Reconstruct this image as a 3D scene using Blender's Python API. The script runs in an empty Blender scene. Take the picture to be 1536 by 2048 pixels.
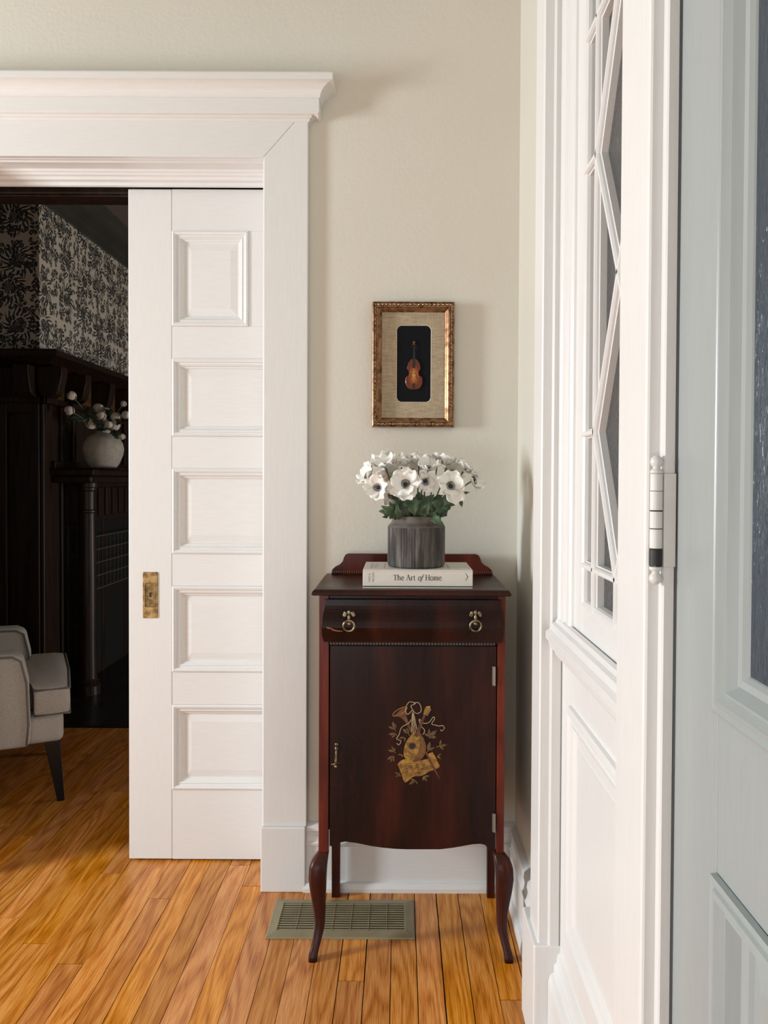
import bpy, bmesh, math, random
from mathutils import Vector, Matrix
R = random.Random(7)
S = bpy.context.scene
COL = S.collection
PI = math.pi

# ------------------------------------------------------------------ camera
F, CX, CY = 1540.0, 800.0, 987.0           # focal length / principal point in pixels (1536x2048)
CAMZ = 1.25
PITCH, ROLL = math.radians(1.0), 0.0045
fwd = Vector((0, math.cos(PITCH), -math.sin(PITCH)))
r0 = Vector((1, 0, 0)); u0 = Vector((0, math.sin(PITCH), math.cos(PITCH)))
rt = r0 * math.cos(ROLL) + u0 * math.sin(ROLL)
up = u0 * math.cos(ROLL) - r0 * math.sin(ROLL)
cam = bpy.data.cameras.new('camera'); camo = bpy.data.objects.new('camera', cam); COL.objects.link(camo)
m = Matrix.Identity(4)
for i in range(3):
    m[i][0] = rt[i]; m[i][1] = up[i]; m[i][2] = -fwd[i]
m[2][3] = CAMZ
camo.matrix_world = m
cam.sensor_fit = 'VERTICAL'; cam.sensor_height = 36.0; cam.lens = 36.0 * F / 2048
cam.shift_x = -(CX - 768) / 2048; cam.shift_y = (CY - 1024) / 2048
cam.clip_start = 0.02; cam.clip_end = 60
S.camera = camo

def at(px, py, y):
    """point of the plane Y = y behind a pixel of the photograph"""
    d = fwd + rt * ((px - CX) / F) + up * ((CY - py) / F)
    t = y / d.y
    return Vector((d.x * t, y, CAMZ + d.z * t))

# ------------------------------------------------------------------ world, lights, exposure
W = bpy.data.worlds.new('world'); S.world = W; W.use_nodes = True
W.node_tree.nodes['Background'].inputs[0].default_value = (0.55, 0.68, 0.85, 1)
W.node_tree.nodes['Background'].inputs[1].default_value = 0.5
S.view_settings.view_transform = 'Standard'; S.view_settings.look = 'None'
S.view_settings.exposure = 0.16; S.view_settings.gamma = 1.0; S.view_settings.use_curve_mapping = False

def area(name, loc, target, sx, sy, power, color):
    l = bpy.data.lights.new(name, 'AREA'); l.shape = 'RECTANGLE'; l.size = sx; l.size_y = sy
    l.energy = power; l.color = color
    o = bpy.data.objects.new(name, l); COL.objects.link(o); o.location = loc
    o.rotation_euler = (Vector(target) - Vector(loc)).to_track_quat('-Z', 'Y').to_euler()
    return o
area('daylight_side_window', (-4.1, 1.0, 1.55), (0, 1.7, 0.7), 0.5, 1.2, 140, (0.88, 0.955, 1.0))
area('front_fill', (-0.9, -1.1, 0.60), (-0.3, 2.3, 0.80), 1.3, 0.7, 10.5, (0.86, 0.945, 1.0))  # added fill behind the camera, brightens surfaces that face it
area('parlour_fill', (3.0, 4.3, 0.75), (-2.0, 4.8, 1.9), 1.0, 1.0, 58, (1.0, 0.98, 0.95))  # added lamp without a window, brightens the parlour wallpaper

# ------------------------------------------------------------------ materials
def node_mat(name):
    mt = bpy.data.materials.new(name); mt.use_nodes = True
    nt = mt.node_tree; b = nt.nodes['Principled BSDF']
    return mt, nt, b
def N(nt, typ, **kw):
    n = nt.nodes.new(typ)
    for k, v in kw.items(): setattr(n, k, v)
    return n
def MATH(nt, op, a, b=None, c=None):
    n = nt.nodes.new('ShaderNodeMath'); n.operation = op
    for i, v in enumerate((a, b, c)):
        if v is None: continue
        if isinstance(v, (int, float)): n.inputs[i].default_value = v
        else: nt.links.new(v, n.inputs[i])
    return n.outputs[0]
def ramp(nt, fac, stops):
    n = nt.nodes.new('ShaderNodeValToRGB'); e = n.color_ramp.elements
    while len(e) < len(stops): e.new(0.5)
    for i, (p, c) in enumerate(stops): e[i].position = p; e[i].color = (*c, 1)
    nt.links.new(fac, n.inputs[0]); return n.outputs[0]
def coords(nt, scale=(1, 1, 1), rot=(0, 0, 0), kind='Object', rnd=False):
    tc = nt.nodes.new('ShaderNodeTexCoord'); mp = nt.nodes.new('ShaderNodeMapping')
    mp.inputs['Scale'].default_value = scale; mp.inputs['Rotation'].default_value = rot
    src = tc.outputs[kind]
    if rnd:
        oi = nt.nodes.new('ShaderNodeObjectInfo'); a = nt.nodes.new('ShaderNodeVectorMath'); a.operation = 'ADD'
        k = MATH(nt, 'MULTIPLY', oi.outputs['Random'], 37.0)
        nt.links.new(src, a.inputs[0]); nt.links.new(k, a.inputs[1]); src = a.outputs[0]
    nt.links.new(src, mp.inputs['Vector']); return mp.outputs[0]
def noise(nt, vec, scale, detail=3, rough=0.5, dist=0.0):
    n = nt.nodes.new('ShaderNodeTexNoise'); n.inputs['Scale'].default_value = scale
    n.inputs['Detail'].default_value = detail; n.inputs['Roughness'].default_value = rough
    n.inputs['Distortion'].default_value = dist
    nt.links.new(vec, n.inputs['Vector']); return n.outputs['Fac']
def bump(nt, b, h, strength, dist=0.002):
    n = nt.nodes.new('ShaderNodeBump'); n.inputs['Strength'].default_value = strength
    n.inputs['Distance'].default_value = dist
    nt.links.new(h, n.inputs['Height']); nt.links.new(n.outputs[0], b.inputs['Normal'])
def plain(name, c, rough=0.5, metal=0.0, spec=0.5):
    mt, nt, b = node_mat(name)
    b.inputs['Base Color'].default_value = (*c, 1); b.inputs['Roughness'].default_value = rough
    b.inputs['Metallic'].default_value = metal; b.inputs['Specular IOR Level'].default_value = spec
    return mt
def noisy(name, c1, c2, scale, rough=0.5, sc=(1, 1, 1), bumps=0.0, metal=0.0, lo=0.35, hi=0.65, detail=4, spec=0.5, bscale=None):
    mt, nt, b = node_mat(name)
    v = coords(nt, sc); n = noise(nt, v, scale, detail)
    nt.links.new(ramp(nt, n, [(lo, c1), (hi, c2)]), b.inputs['Base Color'])
    b.inputs['Roughness'].default_value = rough; b.inputs['Metallic'].default_value = metal
    b.inputs['Specular IOR Level'].default_value = spec
    if bumps:
        h = noise(nt, v, bscale, 3) if bscale else n
        bump(nt, b, h, bumps)
    return mt

M = {}
def build_materials():
    # brushed white gloss paint
    def paint(name, c1, c2, rough, sc, bs):
        mt, nt, b = node_mat(name)
        v = coords(nt, sc); n = noise(nt, v, 14, 4)
        nt.links.new(ramp(nt, n, [(0.3, c1), (0.7, c2)]), b.inputs['Base Color'])
        b.inputs['Roughness'].default_value = rough
        n2 = noise(nt, coords(nt, (1, 1, 1)), 5, 3)
        h = MATH(nt, 'ADD', MATH(nt, 'MULTIPLY', n, 0.6), n2)
        bump(nt, b, h, bs, 0.002); return mt
    M['white'] = paint('white_paint', (0.75, 0.745, 0.735), (0.785, 0.78, 0.77), 0.38, (18, 18, 1.2), 0.08)
    M['white_h'] = paint('white_paint_rail', (0.75, 0.745, 0.735), (0.785, 0.78, 0.77), 0.38, (1.2, 1.2, 18), 0.05)
    M['door_grey'] = paint('pale_grey_door_paint', (0.33, 0.36, 0.36), (0.35, 0.38, 0.38), 0.33, (14, 14, 1.0), 0.07)
    # cream wall with fine roller stipple
    mt, nt, b = node_mat('cream_wall_paint'); v = coords(nt)
    n = noise(nt, v, 1.3, 2)
    nt.links.new(ramp(nt, n, [(0.3, (0.66, 0.63, 0.555)), (0.7, (0.70, 0.67, 0.595))]), b.inputs['Base Color'])
    b.inputs['Roughness'].default_value = 0.55
    bump(nt, b, noise(nt, v, 95, 2), 0.22, 0.003); M['wall'] = mt
    M['ceiling'] = noisy('ceiling_plaster', (0.42, 0.40, 0.35), (0.45, 0.43, 0.38), 3, 0.8)
    # oak plank
    mt, nt, b = node_mat('oak_plank')
    oi = nt.nodes.new('ShaderNodeObjectInfo')
    warp = noise(nt, coords(nt, (1, 0.11, 1), rnd=True), 7, 2, 0.5)
    ring = MATH(nt, 'MULTIPLY_ADD', MATH(nt, 'SINE', MATH(nt, 'MULTIPLY', warp, 95)), 0.5, 0.5)
    ring = MATH(nt, 'POWER', ring, 0.6)
    pores = noise(nt, coords(nt, (420, 14, 1), rnd=True), 1.0, 2, 0.5)
    pm = MATH(nt, 'MULTIPLY', MATH(nt, 'SUBTRACT', pores, 0.34), 4.0)
    pm = MATH(nt, 'MINIMUM', MATH(nt, 'MAXIMUM', pm, 0.0), 1.0)
    g = MATH(nt, 'ADD', MATH(nt, 'MULTIPLY', ring, 0.5), MATH(nt, 'MULTIPLY', pm, 0.5))
    col = ramp(nt, g, [(0.0, (0.30, 0.090, 0.018)), (0.45, (0.52, 0.190, 0.046)), (0.8, (0.65, 0.275, 0.080)), (1.0, (0.71, 0.335, 0.115))])
    hsv = nt.nodes.new('ShaderNodeHueSaturation')
    r = oi.outputs['Random']
    nt.links.new(MATH(nt, 'MULTIPLY_ADD', r, 0.32, 0.84), hsv.inputs['Value'])
    r2 = MATH(nt, 'FRACT', MATH(nt, 'MULTIPLY', r, 17.3))
    nt.links.new(MATH(nt, 'MULTIPLY_ADD', r2, 0.10, 1.0), hsv.inputs['Saturation'])
    nt.links.new(MATH(nt, 'MULTIPLY_ADD', r2, 0.005, 0.4975), hsv.inputs['Hue'])
    nt.links.new(col, hsv.inputs['Color']); nt.links.new(hsv.outputs[0], b.inputs['Base Color'])
    nt.links.new(MATH(nt, 'MULTIPLY_ADD', noise(nt, coords(nt), 6, 3), 0.2, 0.2), b.inputs['Roughness'])
    bump(nt, b, pm, 0.08, 0.001); M['oak'] = mt
    M['gap'] = plain('dark_subfloor', (0.02, 0.010, 0.005), 0.9)
    # mahogany
    def mahog(name, a, bb, c, sc=(1, 1, 0.22), rough=0.30):
        mt, nt, b = node_mat(name); v = coords(nt, sc)
        n1 = noise(nt, v, 9, 4, 0.55, 0.4); n2 = noise(nt, coords(nt, (70, 70, 5)), 2, 3)
        g = MATH(nt, 'ADD', MATH(nt, 'MULTIPLY', n1, 0.8), MATH(nt, 'MULTIPLY', n2, 0.2))
        nt.links.new(ramp(nt, g, [(0.36, a), (0.52, bb), (0.68, c)]), b.inputs['Base Color'])
        nt.links.new(MATH(nt, 'MULTIPLY_ADD', n1, 0.25, rough - 0.12), b.inputs['Roughness'])
        b.inputs['Specular IOR Level'].default_value = 0.22
        bump(nt, b, n2, 0.05, 0.001); return mt
    M['mahog'] = mahog('mahogany', (0.009, 0.0038, 0.0034), (0.021, 0.0056, 0.0042), (0.052, 0.0095, 0.0058))
    M['mahog_red'] = mahog('red_mahogany', (0.035, 0.008, 0.006), (0.10, 0.017, 0.010), (0.19, 0.034, 0.018))
    M['mahog_top'] = mahog('mahogany_top', (0.010, 0.004, 0.0035), (0.03, 0.009, 0.006), (0.07, 0.018, 0.010), (0.3, 1, 1), 0.32)
    M['mahog_leg'] = mahog('mahogany_leg', (0.012, 0.005, 0.004), (0.045, 0.010, 0.007), (0.12, 0.022, 0.012))
    M['bead'] = plain('worn_bead', (0.16, 0.10, 0.075), 0.35)
    M['oldbrass'] = noisy('aged_brass', (0.10, 0.075, 0.045), (0.42, 0.34, 0.22), 90, 0.38, metal=0.85)
    M['brass'] = noisy('brass_plate', (0.22, 0.13, 0.045), (0.52, 0.37, 0.17), 55, 0.36, metal=0.8, bumps=0.1)
    M['brass_dark'] = noisy('brass_recess', (0.16, 0.10, 0.04), (0.36, 0.25, 0.11), 60, 0.45, metal=0.7)
    M['steel'] = plain('dull_steel', (0.28, 0.26, 0.23), 0.4, 0.8)
    M['black'] = plain('black', (0.006, 0.006, 0.007), 0.6)
    M['goldframe'] = noisy('antique_gold', (0.085, 0.036, 0.016), (0.36, 0.19, 0.095), 60, 0.36, metal=0.75, lo=0.3, hi=0.6)
    M['goldorn'] = noisy('antique_gold_relief', (0.10, 0.05, 0.025), (0.62, 0.42, 0.24), 160, 0.38, metal=0.75)
    # linen
    mt, nt, b = node_mat('linen_mat')
    a = noise(nt, coords(nt, (20, 1, 400)), 2, 3); c = noise(nt, coords(nt, (400, 1, 20)), 2, 3)
    g = MATH(nt, 'ADD', MATH(nt, 'MULTIPLY', a, 0.65), MATH(nt, 'MULTIPLY', c, 0.35))
    nt.links.new(ramp(nt, g, [(0.35, (0.28, 0.215, 0.135)), (0.65, (0.52, 0.43, 0.305))]), b.inputs['Base Color'])
    b.inputs['Roughness'].default_value = 0.9; bump(nt, b, g, 0.3, 0.001); M['linen'] = mt
    M['ivory'] = plain('ivory_bevel', (0.72, 0.66, 0.55), 0.7)
    M['velvet'] = plain('black_card', (0.004, 0.0045, 0.006), 0.85, spec=0.2)
    # varnish of the little bass: amber in the middle, red-brown at the rim
    mt, nt, b = node_mat('sunburst_varnish'); v = coords(nt, (55, 1, 30))
    gr = nt.nodes.new('ShaderNodeTexGradient'); gr.gradient_type = 'SPHERICAL'; nt.links.new(v, gr.inputs[0])
    nt.links.new(ramp(nt, gr.outputs['Fac'], [(0.0, (0.13, 0.022, 0.008)), (0.35, (0.26, 0.06, 0.012)), (0.9, (0.50, 0.19, 0.03))]), b.inputs['Base Color'])
    b.inputs['Roughness'].default_value = 0.25; M['varnish'] = mt
    # pot
    mt, nt, b = node_mat('weathered_pot'); v = coords(nt, (1, 1, 0.10))
    n1 = noise(nt, v, 55, 5, 0.6); n2 = noise(nt, coords(nt, (1, 1, 0.4)), 22, 4)
    g = MATH(nt, 'ADD', MATH(nt, 'MULTIPLY', n1, 0.7), MATH(nt, 'MULTIPLY', n2, 0.3))
    nt.links.new(ramp(nt, g, [(0.34, (0.014, 0.013, 0.013)), (0.49, (0.056, 0.051, 0.047)), (0.66, (0.20, 0.175, 0.15))]), b.inputs['Base Color'])
    b.inputs['Roughness'].default_value = 0.8; bump(nt, b, n1, 0.5, 0.003); M['pot'] = mt
    M['pot_neck'] = noisy('pot_neck', (0.055, 0.045, 0.04), (0.15, 0.13, 0.11), 25, 0.7, (1, 1, 2))
    # petals
    mt, nt, b = node_mat('white_petal'); v = coords(nt, (1, 1, 1))
    nt.links.new(ramp(nt, noise(nt, v, 25, 3), [(0.3, (0.86, 0.835, 0.775)), (0.7, (0.92, 0.905, 0.87))]), b.inputs['Base Color'])
    b.inputs['Roughness'].default_value = 0.55; b.inputs['Subsurface Weight'].default_value = 0.12
    b.inputs['Subsurface Radius'].default_value = (0.01, 0.008, 0.006); M['petal'] = mt
    M['leaf'] = noisy('green_leaf', (0.022, 0.05, 0.022), (0.075, 0.125, 0.06), 45, 0.45)
    M['leaf_dull'] = noisy('dark_leaf', (0.02, 0.035, 0.018), (0.045, 0.065, 0.035), 30, 0.6)
    M['stem'] = plain('stem_green', (0.07, 0.12, 0.05), 0.5)
    M['anther'] = plain('dark_stamen', (0.02, 0.017, 0.028), 0.6)
    M['lime'] = plain('pale_flower_base', (0.45, 0.42, 0.25), 0.7)
    M['book'] = noisy('book_cover', (0.66, 0.63, 0.575), (0.70, 0.67, 0.615), 30, 0.6)
    M['pages'] = noisy('page_block', (0.62, 0.58, 0.5), (0.72, 0.68, 0.6), 3, 0.8, (1, 1, 300))
    M['ink'] = plain('ink', (0.035, 0.035, 0.035), 0.7)
    M['ink_grey'] = plain('ink_grey', (0.30, 0.29, 0.27), 0.7)
    M['ink_brown'] = plain('ink_brown', (0.30, 0.19, 0.12), 0.7)
    M['vent'] = noisy('olive_vent_enamel', (0.235, 0.195, 0.115), (0.27, 0.23, 0.14), 20, 0.42)
    M['duct'] = plain('duct_dark', (0.012, 0.010, 0.008), 0.8)
    M['hinge_white'] = noisy('painted_hinge', (0.70, 0.69, 0.66), (0.76, 0.75, 0.72), 20, 0.35)
    M['hinge_worn'] = noisy('worn_knuckle', (0.012, 0.010, 0.009), (0.55, 0.5, 0.45), 110, 0.45, (1, 1, 0.5), lo=0.56, hi=0.66)
    # glass
    def glass(name, tint, rough, sc, bs, tr):
        mt, nt, b = node_mat(name)
        b.inputs['Base Color'].default_value = (*tint, 1); b.inputs['Roughness'].default_value = rough
        b.inputs['Transmission Weight'].default_value = tr; b.inputs['IOR'].default_value = 1.45
        bump(nt, b, noise(nt, coords(nt, sc), 90, 3, 0.6, 0.6), bs, 0.004); return mt
    M['pebble'] = glass('pebbled_glass', (0.11, 0.11, 0.115), 0.16, (1, 1, 1), 1.0, 0.5)
    M['doorglass'] = glass('rain_glass', (0.07, 0.10, 0.14), 0.12, (1, 1.6, 0.35), 0.8, 0.6)
    # parlour
    mt, nt, b = node_mat('floral_wallpaper')
    tc = nt.nodes.new('ShaderNodeTexCoord'); sx = nt.nodes.new('ShaderNodeSeparateXYZ'); nt.links.new(tc.outputs['Object'], sx.inputs[0])
    cb = nt.nodes.new('ShaderNodeCombineXYZ')
    nt.links.new(MATH(nt, 'ADD', sx.outputs[0], sx.outputs[1]), cb.inputs[0]); nt.links.new(sx.outputs[2], cb.inputs[1])
    flat = cb.outputs[0]
    wn = nt.nodes.new('ShaderNodeTexNoise'); wn.inputs['Scale'].default_value = 14; nt.links.new(flat, wn.inputs['Vector'])
    wv = nt.nodes.new('ShaderNodeVectorMath'); wv.operation = 'SCALE'; nt.links.new(wn.outputs['Color'], wv.inputs[0]); wv.inputs['Scale'].default_value = 0.035
    wa = nt.nodes.new('ShaderNodeVectorMath'); wa.operation = 'ADD'; nt.links.new(flat, wa.inputs[0]); nt.links.new(wv.outputs[0], wa.inputs[1])
    def flowers(scale, petals, rad, veins, off):
        vs = nt.nodes.new('ShaderNodeVectorMath'); vs.operation = 'MULTIPLY_ADD'
        nt.links.new(wa.outputs[0], vs.inputs[0]); vs.inputs[1].default_value = (scale, scale, 0); vs.inputs[2].default_value = (off, off * 1.7, 0)
        vo = nt.nodes.new('ShaderNodeTexVoronoi'); vo.voronoi_dimensions = '2D'; vo.inputs['Scale'].default_value = 1; vo.inputs['Randomness'].default_value = 0.55
        nt.links.new(vs.outputs[0], vo.inputs['Vector'])
        df = nt.nodes.new('ShaderNodeVectorMath'); df.operation = 'SUBTRACT'; nt.links.new(vs.outputs[0], df.inputs[0]); nt.links.new(vo.outputs['Position'], df.inputs[1])
        sp = nt.nodes.new('ShaderNodeSeparateXYZ'); nt.links.new(df.outputs[0], sp.inputs[0])
        th = MATH(nt, 'ARCTAN2', sp.outputs[1], sp.outputs[0])
        sc = nt.nodes.new('ShaderNodeSeparateColor'); nt.links.new(vo.outputs['Color'], sc.inputs[0])
        th = MATH(nt, 'ADD', th, MATH(nt, 'MULTIPLY', sc.outputs[0], 6.28))
        rr = vo.outputs['Distance']
        th = MATH(nt, 'ADD', th, MATH(nt, 'MULTIPLY', rr, 1.6))
        pet = MATH(nt, 'ABSOLUTE', MATH(nt, 'COSINE', MATH(nt, 'MULTIPLY', th, petals / 2)))
        edge = MATH(nt, 'MULTIPLY', MATH(nt, 'POWER', pet, 0.6), rad)
        inside = MATH(nt, 'LESS_THAN', rr, edge)
        ringcut = MATH(nt, 'GREATER_THAN', MATH(nt, 'ABSOLUTE', MATH(nt, 'SUBTRACT', rr, rad * 0.40)), rad * 0.05)
        vein = MATH(nt, 'GREATER_THAN', MATH(nt, 'ABSOLUTE', MATH(nt, 'SINE', MATH(nt, 'MULTIPLY', th, petals / 2))), veins)
        return MATH(nt, 'MULTIPLY', MATH(nt, 'MULTIPLY', inside, ringcut), vein)
    f1 = flowers(4.3, 9, 0.47, 0.34, 0.3)
    f2 = flowers(10.0, 3, 0.40, 0.18, 3.1)
    f3 = flowers(17.0, 2, 0.36, 0.0, 7.7)
    pat = MATH(nt, 'MAXIMUM', f1, MATH(nt, 'MAXIMUM', f2, f3))
    nt.links.new(ramp(nt, pat, [(0.0, (0.62, 0.565, 0.46)), (1.0, (0.034, 0.037, 0.034))]), b.inputs['Base Color'])
    b.inputs['Roughness'].default_value = 0.7; M['paper'] = mt
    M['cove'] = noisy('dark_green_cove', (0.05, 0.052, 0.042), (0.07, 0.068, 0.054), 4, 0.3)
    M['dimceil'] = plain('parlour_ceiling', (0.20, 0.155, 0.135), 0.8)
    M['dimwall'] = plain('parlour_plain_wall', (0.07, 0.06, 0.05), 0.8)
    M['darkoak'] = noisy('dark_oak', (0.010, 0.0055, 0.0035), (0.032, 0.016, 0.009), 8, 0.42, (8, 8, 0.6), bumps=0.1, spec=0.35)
    M['litoak'] = noisy('lit_brown_oak', (0.07, 0.032, 0.013), (0.14, 0.066, 0.027), 20, 0.35, (1, 1, 6))
    M['fabric'] = noisy('oatmeal_linen', (0.36, 0.325, 0.285), (0.46, 0.42, 0.375), 240, 0.95, bumps=0.25)
    M['piping'] = plain('grey_piping', (0.16, 0.14, 0.12), 0.9)
    M['ebony'] = plain('black_leg', (0.004, 0.004, 0.0045), 0.3, spec=0.3)
    M['clay'] = noisy('stone_vase', (0.40, 0.37, 0.31), (0.50, 0.465, 0.40), 30, 0.85, bumps=0.2)
    M['peony'] = noisy('cream_peony', (0.60, 0.54, 0.44), (0.74, 0.69, 0.60), 60, 0.7)
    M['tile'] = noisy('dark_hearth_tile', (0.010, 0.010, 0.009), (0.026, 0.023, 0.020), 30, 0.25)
    M['soot'] = plain('soot', (0.004, 0.004, 0.004), 0.9)
    # door inlay
    M['gilt'] = noisy('inlay_gold', (0.16, 0.075, 0.014), (0.42, 0.23, 0.042), 70, 0.4)
    M['gilt_dark'] = noisy('inlay_brown', (0.06, 0.02, 0.009), (0.17, 0.06, 0.018), 80, 0.4)
    M['gilt_pale'] = noisy('inlay_cream', (0.40, 0.28, 0.15), (0.55, 0.42, 0.26), 60, 0.4)
    M['inlay_leaf'] = noisy('inlay_leaf', (0.05, 0.028, 0.011), (0.12, 0.072, 0.027), 90, 0.4)
    M['scratch'] = plain('bare_wood_scratch', (0.22, 0.085, 0.04), 0.6)
build_materials()

# ------------------------------------------------------------------ mesh helpers
def new(): return bmesh.new()
def obj(name, bm, mat, parent=None, bevel=0.0, seg=2, smooth=False, subsurf=0, kind=None, label=None, cat=None, group=None, origin=None):
    bmesh.ops.recalc_face_normals(bm, faces=bm.faces[:])
    if origin is not None:
        bmesh.ops.translate(bm, verts=bm.verts[:], vec=-Vector(origin))
    me = bpy.data.meshes.new(name); bm.to_mesh(me); bm.free()
    o = bpy.data.objects.new(name, me); COL.objects.link(o)
    if origin is not None: o.location = origin
    if mat: me.materials.append(M[mat] if isinstance(mat, str) else mat)
    if smooth:
        for p in me.polygons: p.use_smooth = True
    if bevel:
        md = o.modifiers.new('bevel', 'BEVEL'); md.width = bevel; md.segments = seg; md.limit_method = 'ANGLE'; md.angle_limit = math.radians(40)
    if subsurf:
        md = o.modifiers.new('subsurf', 'SUBSURF'); md.levels = subsurf; md.render_levels = subsurf
    if parent: child(o, parent)
    tag(o, label, cat, group, kind)
    return o
def child(o, p):
    bpy.context.view_layer.update() if False else None
    o.parent = p
    o.location = Vector(o.location) - wloc(p) if not p.get('_rot') else o.location
def wloc(p):
    v = Vector((0, 0, 0))
    while p: v += Vector(p.location); p = p.parent
    return v
def tag(o, label=None, cat=None, group=None, kind=None):
    if label: o['label'] = label
    if cat: o['category'] = cat
    if group: o['group'] = group
    if kind: o['kind'] = kind
def thing(name, loc, label=None, cat=None, group=None, kind=None):
    o = bpy.data.objects.new(name, None); COL.objects.link(o); o.location = loc; o.empty_display_size = 0.05
    tag(o, label, cat, group, kind); return o
def box(bm, x0, x1, y0, y1, z0, z1):
    vs = [bm.verts.new((x, y, z)) for x in (x0, x1) for y in (y0, y1) for z in (z0, z1)]
    for f in ((0, 1, 3, 2), (4, 6, 7, 5), (0, 4, 5, 1), (2, 3, 7, 6), (0, 2, 6, 4), (1, 5, 7, 3)):
        bm.faces.new([vs[i] for i in f])
    return bm
def bx(*a): return box(new(), *a)
def prism(bm, pts, fn, a, b):
    """polygon pts extruded between a and b; fn(u, v, w) -> world"""
    A = [bm.verts.new(fn(u, v, a)) for u, v in pts]; B = [bm.verts.new(fn(u, v, b)) for u, v in pts]
    bm.faces.new(A); bm.faces.new(B[::-1]); n = len(pts)
    for i in range(n): bm.faces.new([A[i], A[(i + 1) % n], B[(i + 1) % n], B[i]])
    return bm
def loft(bm, rings, closed=True, cap=True):
    rv = [[bm.verts.new(p) for p in r] for r in rings]
    n = len(rv[0])
    for a, b in zip(rv, rv[1:]):
        for i in range(n if closed else n - 1):
            bm.faces.new([a[i], a[(i + 1) % n], b[(i + 1) % n], b[i]])
    if cap and closed:
        bm.faces.new(rv[0]); bm.faces.new(rv[-1][::-1])
    return bm
def lathe(bm, prof, c, seg=32, axis='Z', cap=True):
    rings = []
    for r, h in prof:
        ring = []
        for i in range(seg):
            a = 2 * PI * i / seg; ca, sa = r * math.cos(a), r * math.sin(a)
            ring.append({'Z': (c[0] + ca, c[1] + sa, c[2] + h), 'Y': (c[0] + ca, c[1] + h, c[2] + sa), 'X': (c[0] + h, c[1] + ca, c[2] + sa)}[axis])
        rings.append(ring)
    return loft(bm, rings, True, cap)
def tube(bm, pts, rad, seg=8, cap=True, closed=False):
    pts = [Vector(p) for p in pts]; n = len(pts); rings = []; prev = None
    for i, p in enumerate(pts):
        if closed: t = pts[(i + 1) % n] - pts[i - 1]
        else: t = pts[min(i + 1, n - 1)] - pts[max(i - 1, 0)]
        t.normalize()
        if prev is None:
            a = Vector((0, 0, 1)) if abs(t.z) < 0.9 else Vector((1, 0, 0)); nx = t.cross(a).normalized()
        else:
            nx = (prev - t * prev.dot(t)).normalized()
        prev = nx; ny = t.cross(nx); r = rad[i] if isinstance(rad, (list, tuple)) else rad
        rings.append([p + nx * (r * math.cos(2 * PI * k / seg)) + ny * (r * math.sin(2 * PI * k / seg)) for k in range(seg)])
    if closed: return loft(bm, rings + [rings[0]], True, False)
    return loft(bm, rings, True, cap)
def ball(bm, c, r, sub=2, sc=(1, 1, 1)):
    mt = Matrix.Translation(c) @ Matrix.Diagonal((r * sc[0], r * sc[1], r * sc[2], 1))
    bmesh.ops.create_icosphere(bm, subdivisions=sub, radius=1.0, matrix=mt); return bm
def sweep_rect(bm, fn, u0, u1, v0, v1, prof, fill=True):
    """moulding profile [(inset, height)] run round a rectangle with mitred corners"""
    rings = [[fn(u0 + i, v0 + i, h), fn(u1 - i, v0 + i, h), fn(u1 - i, v1 - i, h), fn(u0 + i, v1 - i, h)] for i, h in prof]
    loft(bm, rings, True, False)
    if fill: bm.faces.new([bm.verts.new(p) for p in rings[-1]])
    return bm
def ribbon(bm, pts, w, fn, h=0.0005):
    """flat stroke of width w (number or list) along 2D pts, fn(u, v, h)"""
    n = len(pts); L = []; Rr = []
    for i in range(n):
        a = Vector(pts[max(i - 1, 0)]); b = Vector(pts[min(i + 1, n - 1)]); t = (b - a)
        if t.length < 1e-9: t = Vector((1, 0))
        t.normalize(); nn = Vector((-t.y, t.x)); ww = (w[i] if isinstance(w, (list, tuple)) else w) / 2
        p = Vector(pts[i]); L.append(p + nn * ww); Rr.append(p - nn * ww)
    for i in range(n - 1):
        top = [bm.verts.new(fn(*q, h)) for q in (L[i], L[i + 1], Rr[i + 1], Rr[i])]
        bm.faces.new(top)
    return bm
def patch(bm, pts, fn, h=0.0005):
    bm.faces.new([bm.verts.new(fn(u, v, h)) for u, v in pts]); return bm
def arc(cx, cy, rx, ry, a0, a1, n=16):
    return [(cx + rx * math.cos(math.radians(a0 + (a1 - a0) * i / n)), cy + ry * math.sin(math.radians(a0 + (a1 - a0) * i / n))) for i in range(n + 1)]
def backf(y): return lambda u, v, h: (u, y - h, v)          # faces the camera
def rightf(x): return lambda u, v, h: (x - h, u, v)         # on the right wall, faces left
def copy_tree(o, parent=None, loc=None, rot=None):
    c = o.copy(); COL.objects.link(c); c.parent = parent
    if loc is not None: c.location = loc
    if rot is not None: c.rotation_euler = rot
    for ch in [x for x in KIDS.get(o.name, [])]:
        copy_tree(ch, c)
    return c
KIDS = {}
def register(o):
    KIDS.setdefault(o.name, list(o.children))
    for ch in o.children: register(ch)

# ------------------------------------------------------------------ main dimensions
YW = 2.342            # plaster face of the back wall
XR = 0.357            # plaster face of the right wall
YD = 2.500            # face of the pocket door
JX = -0.412           # right edge of the opening
JL = -1.47            # left edge of the opening
HZ = at(430, 314, 2.32).z      # underside of the head
CEIL = 3.25

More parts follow.
